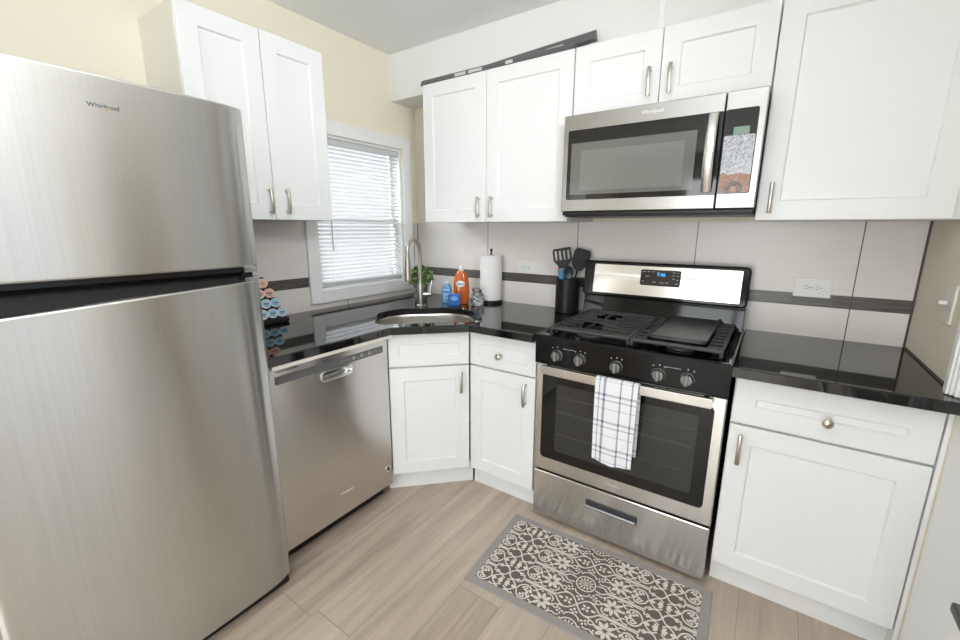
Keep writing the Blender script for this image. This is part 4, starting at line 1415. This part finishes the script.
# ------------------------------------------------------------------ dish towel on the oven handle
def dish_towel():
    w = 0.168
    HY = -0.650
    x0 = 1.604
    t = thing('dish_towel', 'white dish towel with grey check lines hanging on the oven handle', 'towel', (x0, HY, 0.0))
    # path over the bar: (y, z) from the back hem over the top to the front hem
    path = [(-0.020, 0.47), (-0.024, 0.55), (-0.027, 0.65), (-0.030, 0.75), (-0.034, 0.785), (-0.044, 0.7945), (-0.058, 0.7945), (-0.0675, 0.787), (-0.0695, 0.76), (-0.070, 0.70), (-0.069, 0.60), (-0.067, 0.52), (-0.064, 0.437)]
    def dens(p, n):
        out = []
        for a, b in zip(p, p[1:]):
            for k in range(n): out.append((a[0] + (b[0] - a[0]) * k / n, a[1] + (b[1] - a[1]) * k / n))
        out.append(p[-1]); return out
    P = dens(path, 3)
    bm = B()
    nx = 18
    g = []
    for (y, z) in P:
        row = []
        drop = max(0.0, (0.78 - z) / 0.34)
        front = y < -0.062
        for i in range(nx + 1):
            u = i / nx
            xx = (u - .5) * w * (1 - 0.05 * drop) + w / 2
            wave = (0.004 * math.sin(u * 9 + 0.6) + 0.002 * math.sin(u * 21)) * drop
            if not front and y > -0.034:
                xx += 0.003 * drop + 0.002
                wave = -abs(wave) * .4
            zz = z - (0.010 * math.sin(u * PI) * drop if front else 0)
            row.append(bm.verts.new((xx, y + wave - (0.002 if front else 0) * drop - (.004 * drop if front else 0), zz)))
        g.append(row)
    for a, b in zip(g, g[1:]):
        for i in range(nx): bm.faces.new((a[i], a[i + 1], b[i + 1], b[i]))
    bmesh.ops.recalc_face_normals(bm, faces=bm.faces[:])
    bmesh.ops.solidify(bm, geom=bm.faces[:], thickness=0.0016)
    m = mat('checked_cotton', (0.8, 0.8, 0.85), 0.9, spec=0.1)
    v = coords(m)
    x, y, z = sep(m, v)
    u = mth(m, 'DIVIDE', x, w)
    def stripe(val, c, hw): return mth(m, 'LESS_THAN', mth(m, 'ABSOLUTE', mth(m, 'SUBTRACT', val, c)), hw)
    vl = None
    for c, hw_ in ((.11, .013), (.235, .030), (.615, .018), (.875, .018)):
        s = stripe(u, c, hw_); vl = s if vl is None else mth(m, 'MAXIMUM', vl, s)
    zz = mth(m, 'MULTIPLY', mth(m, 'FRACT', mth(m, 'DIVIDE', mth(m, 'SUBTRACT', 0.79, z), 0.115)), 0.115)
    hl = None
    for c, hw_ in ((.062, .005), (.084, .003)):
        s = stripe(zz, c, hw_); hl = s if hl is None else mth(m, 'MAXIMUM', hl, s)
    hl = mth(m, 'MAXIMUM', hl, mth(m, 'MULTIPLY', stripe(zz, .005, .0014), 1.0))
    tot = mth(m, 'MINIMUM', mth(m, 'ADD', mth(m, 'MULTIPLY', vl, 0.62), mth(m, 'MULTIPLY', hl, 0.42)), 1.0)
    setc(m, mixc(m, tot, (0.86, 0.86, 0.90), (0.10, 0.11, 0.20)))
    obj('cloth', bm, m, t, thr=70)
dish_towel()

# ------------------------------------------------------------------ rug
def rug():
    RWd, RDp = 0.853, 0.462
    t = thing('kitchen_rug', 'grey-brown kitchen rug with cream scroll pattern in front of the stove', 'rug', (1.683, -0.912, 0.0005), math.radians(2.6))
    mw = mat('rug_border_weave', (0.36, 0.335, 0.32), 0.9, spec=0.1)
    bump(mw, noise(mw, coords(mw), 500, 1), 0.3, 0.002)
    bm = B(); prism(bm, rrect(-RWd / 2, RWd / 2, -RDp / 2, RDp / 2, .006, 3), 0, .005, 'z', 0.0, .002); obj('border', bm, mw, t)
    mf = mat('rug_field', (0.165, 0.14, 0.126), 0.9, spec=0.1)
    IW, ID = RWd / 2 - 0.034, RDp / 2 - 0.034
    bm = B(); box(bm, -IW, IW, -ID, ID, .005, .0056); obj('field', bm, mf, t)
    mc = mat('rug_cream_print', (0.78, 0.73, 0.66), 0.9, spec=0.1)
    bm = B()
    Z = 0.0058
    rz = random.Random(2)
    keep_clear = True
    def clip_poly(P):
        for ax, s, lim in ((0, 1, IW), (0, -1, IW), (1, 1, ID), (1, -1, ID)):
            out = []
            for i in range(len(P)):
                a, b = P[i - 1], P[i]
                ia, ib = s * a[ax] <= lim, s * b[ax] <= lim
                if ia != ib:
                    k = (s * lim - a[ax]) / (b[ax] - a[ax])
                    out.append((a[0] + (b[0] - a[0]) * k, a[1] + (b[1] - a[1]) * k))
                if ib: out.append(b)
            P = out
            if len(P) < 3: return []
        return P
    def poly(P):
        nonlocal keep_clear
        P = clip_poly(P)
        Q = []
        for p in P:
            if not Q or (abs(p[0] - Q[-1][0]) + abs(p[1] - Q[-1][1])) > 1e-6: Q.append(p)
        if len(Q) >= 3:
            if keep_clear:
                gx, gy = sum(p[0] for p in Q) / len(Q), sum(p[1] for p in Q) / len(Q)
                if any(math.hypot(gx - rx, gy - ry) < .0415 for rx in (0.0, .562, -.562) for ry in (-.215, 0.0, .215)): return
            zz = Z + 0.0003 * rz.random()
            try: bm.faces.new([bm.verts.new((p[0], p[1], zz)) for p in Q])
            except ValueError: pass
    def stroke(P, w):
        n = len(P)
        Lq = []
        for i in range(n):
            a, b = P[max(0, i - 1)], P[min(n - 1, i + 1)]
            d = math.hypot(b[0] - a[0], b[1] - a[1]) or 1
            ww = (w[i] if isinstance(w, list) else w) / 2
            nx_, ny_ = -(b[1] - a[1]) / d * ww, (b[0] - a[0]) / d * ww
            Lq.append(((P[i][0] + nx_, P[i][1] + ny_), (P[i][0] - nx_, P[i][1] - ny_)))
        for a, b in zip(Lq, Lq[1:]): poly([a[0], a[1], b[1], b[0]])
    def smooth(P, k=5):
        out = []
        n = len(P)
        for i in range(n - 1):
            p0, p1, p2, p3 = P[max(0, i - 1)], P[i], P[i + 1], P[min(n - 1, i + 2)]
            for j in range(k):
                s = j / k
                out.append(tuple(0.5 * (2 * p1[c] + (p2[c] - p0[c]) * s + (2 * p0[c] - 5 * p1[c] + 4 * p2[c] - p3[c]) * s * s + (3 * p1[c] - p0[c] - 3 * p2[c] + p3[c]) * s ** 3) for c in (0, 1)))
        out.append(P[-1]); return out
    def leaf(cx, cy, ang, L, w):
        P = [(L * s, w * math.sin(PI * s) ** .8) for s in (0, .15, .35, .6, .85, 1)] + [(L * s, -w * math.sin(PI * s) ** .8) for s in (.85, .6, .35, .15)]
        c, s_ = math.cos(ang), math.sin(ang)
        poly([(cx + x * c - y * s_, cy + x * s_ + y * c) for x, y in P])
    def ringm(cx, cy, r, w):
        stroke([(cx + r * math.cos(2 * PI * k / 20), cy + r * math.sin(2 * PI * k / 20)) for k in range(21)], w)
    def drop(cx, cy, ang, L, w, lw=.0042):
        P = [(0, 0), (L * .3, w * .45), (L * .65, w), (L * .95, w * .55), (L, 0), (L * .95, -w * .55), (L * .65, -w), (L * .3, -w * .45), (0, 0)]
        c, s_ = math.cos(ang), math.sin(ang)
        stroke(smooth([(cx + x * c - y * s_, cy + x * s_ + y * c) for x, y in P], 3), lw)
    H = 0.1075                        # row height
    PX = 0.281                        # distance from rosette column to knot column
    LW = 0.0058
    h = H / 2
    for colx, mir in ((0.0, 1), (0.0, -1), (2 * PX, -1), (-2 * PX, 1)):
        for row in range(-3, 3):
            yc = row * H + h
            up = 1 if row % 2 == 0 else -1            # the side of the row on which the rosette sits
            def X(u, v): return (colx + mir * (PX - u), yc + v * up)
            def ang(a):
                a = a * up
                return PI - a if mir == 1 else a
            def st(pts, w=LW, k=5): stroke(smooth([X(*p) for p in pts], k), w)
            def lf(u, v, a, L, w):
                p = X(u, v); leaf(p[0], p[1], ang(a), L, w)
            def dr(u, v, a, L, w, lw=.0052):
                p = X(u, v); drop(p[0], p[1], ang(a), L, w, lw)
            # outline of the long cell
            for sg in (1, -1):
                st([(0.0, sg * h), (.014, sg * (h - .020)), (.034, sg * (h - .022)), (.046, sg * (h - .010))], LW, 4)
                st([(.046, sg * (h - .010)), (.059, sg * (h - .019)), (.061, sg * (h - .004))], LW, 2)
                st([(.061, sg * (h - .004)), (.150, sg * (h - .003)), (.200, sg * (h - .004))], LW, 3)
            st([(.200, h - .004), (.212, h - .018), (.228, h - .030), (.246, h - .034)], LW, 4)
            st([(.200, -h + .004), (.214, -h + .016), (.240, -h + .012)], LW, 4)
            st([(.198, -h + .022), (.210, -h + .030), (.226, -h + .026), (.236, -h + .030)], LW * .85, 4)
            # palmette hanging at the outer end
            st([(.006, .016), (.022, .026), (.038, .018), (.050, .004), (.058, 0)], LW, 5)
            st([(.006, -.016), (.022, -.026), (.038, -.018), (.050, -.004), (.058, 0)], LW, 5)
            for a in (-.8, 0, .8): lf(.006, 0, a, .022, .0062)
            lf(.032, 0, 0, .020, .0072)
            lf(.040, .034, -.3, .014, .005); lf(.040, -.034, .3, .014, .005)
            # paisley pair with scrolls
            for sg in (1, -1):
                st([(.058, sg * .004), (.066, sg * .022), (.084, sg * .034), (.102, sg * .030), (.108, sg * .018), (.098, sg * .008), (.084, sg * .010)], .0060, 5)
                dr(.074, sg * .015, sg * .35, .022, .0058)
                st([(.100, sg * .042), (.116, sg * .042), (.126, sg * .034), (.122, sg * .024), (.114, sg * .026)], .0054, 4)
            for a in (0, 1.57, 3.14, -1.57): lf(.112 + .004 * math.cos(a), .004 * math.sin(a), a, .015, .0058)
            # lotus
            cx = .162
            for a, L, w in ((0, .034, .0080), (.8, .034, .0080), (-.8, .034, .0080), (1.55, .032, .0072), (-1.55, .032, .0072), (2.35, .033, .0070), (-2.35, .033, .0070), (PI, .034, .0070)):
                lf(cx + .006 * math.cos(a), .006 * math.sin(a), a, L, w)
            for sg in (1, -1):
                st([(.138, sg * .020), (.130, sg * .034), (.142, sg * .044), (.154, sg * .038)], .0054, 4)
                st([(.168, sg * .042), (.186, sg * .040), (.198, sg * .028), (.196, sg * .016)], .0056, 4)
            dr(.198, .004, 0.1, .026, .0085)
            # small stars and buds towards the rosette column
            for q in range(4): lf(.252 + .003 * math.cos(q * PI / 2 + .78), -h + .012 + .003 * math.sin(q * PI / 2 + .78), q * PI / 2 + .78, .013, .0046)
            for q in range(4): lf(.236 + .003 * math.cos(q * PI / 2 + .3), -.006 + .003 * math.sin(q * PI / 2 + .3), q * PI / 2 + .3, .012, .0042)
            lf(.262, -.012, -.9, .014, .005); lf(.262, -.016, .2, .014, .004)
    keep_clear = False
    for row in range(-3, 4, 2):
        yr = row * H + H
        for cx0 in (0.0, 2 * PX, -2 * PX):
            for k in range(12): leaf(cx0 + .012 * math.cos(2 * PI * k / 12), yr + .012 * math.sin(2 * PI * k / 12), 2 * PI * k / 12, .020, .0032)
            ringm(cx0, yr, .0365, .0052); ringm(cx0, yr, .0085, .0034)
            poly([(cx0 + .004 * math.cos(2 * PI * k / 10), yr + .004 * math.sin(2 * PI * k / 10)) for k in range(10)])
    keep_clear = True
    # crossing bands and stars between the rosettes
    for row in range(-3, 4, 2):
        for cx0 in (0.0, 2 * PX, -2 * PX):
            yx = row * H
            for sx in (1, -1):
                for sy in (1, -1):
                    stroke(smooth([(cx0, yx), (cx0 + sx * .016, yx + sy * .020), (cx0 + sx * .032, yx + sy * .032), (cx0 + sx * .062, yx + sy * .036)], 4), LW)
                    stroke(smooth([(cx0 + sx * .004, yx + sy * .046), (cx0 + sx * .020, yx + sy * .052), (cx0 + sx * .030, yx + sy * .066)], 4), LW * .9)
                for q in range(4):
                    a = q * PI / 2 + PI / 4
                    leaf(cx0 + sx * .034 + .003 * math.cos(a), yx + .003 * math.sin(a), a, .015, .0052)
                leaf(cx0 + sx * .052, yx, 0 if sx > 0 else PI, .020, .006)
            for sy in (1, -1):
                for q in range(4):
                    a = q * PI / 2
                    leaf(cx0 + .003 * math.cos(a), yx + sy * .034 + .003 * math.sin(a), a, .013, .0046)
    obj('scroll_pattern', bm, mc, t, recalc=False)
rug()

# ------------------------------------------------------------------ bin by the right wall
bn = thing('waste_bin', 'slim white waste bin with dark rim, cut off at the lower right corner', 'bin', (2.548, -1.42, 0.0))
bm = B(); box(bm, -.047, .047, -.185, .185, 0, .655, .006); obj('bin_body', bm, M_trim, bn)
bm = B(); box(bm, -.050, .050, -.188, .188, .6555, .676, .004); obj('rim', bm, M_darkgrey, bn, 'dark rim')
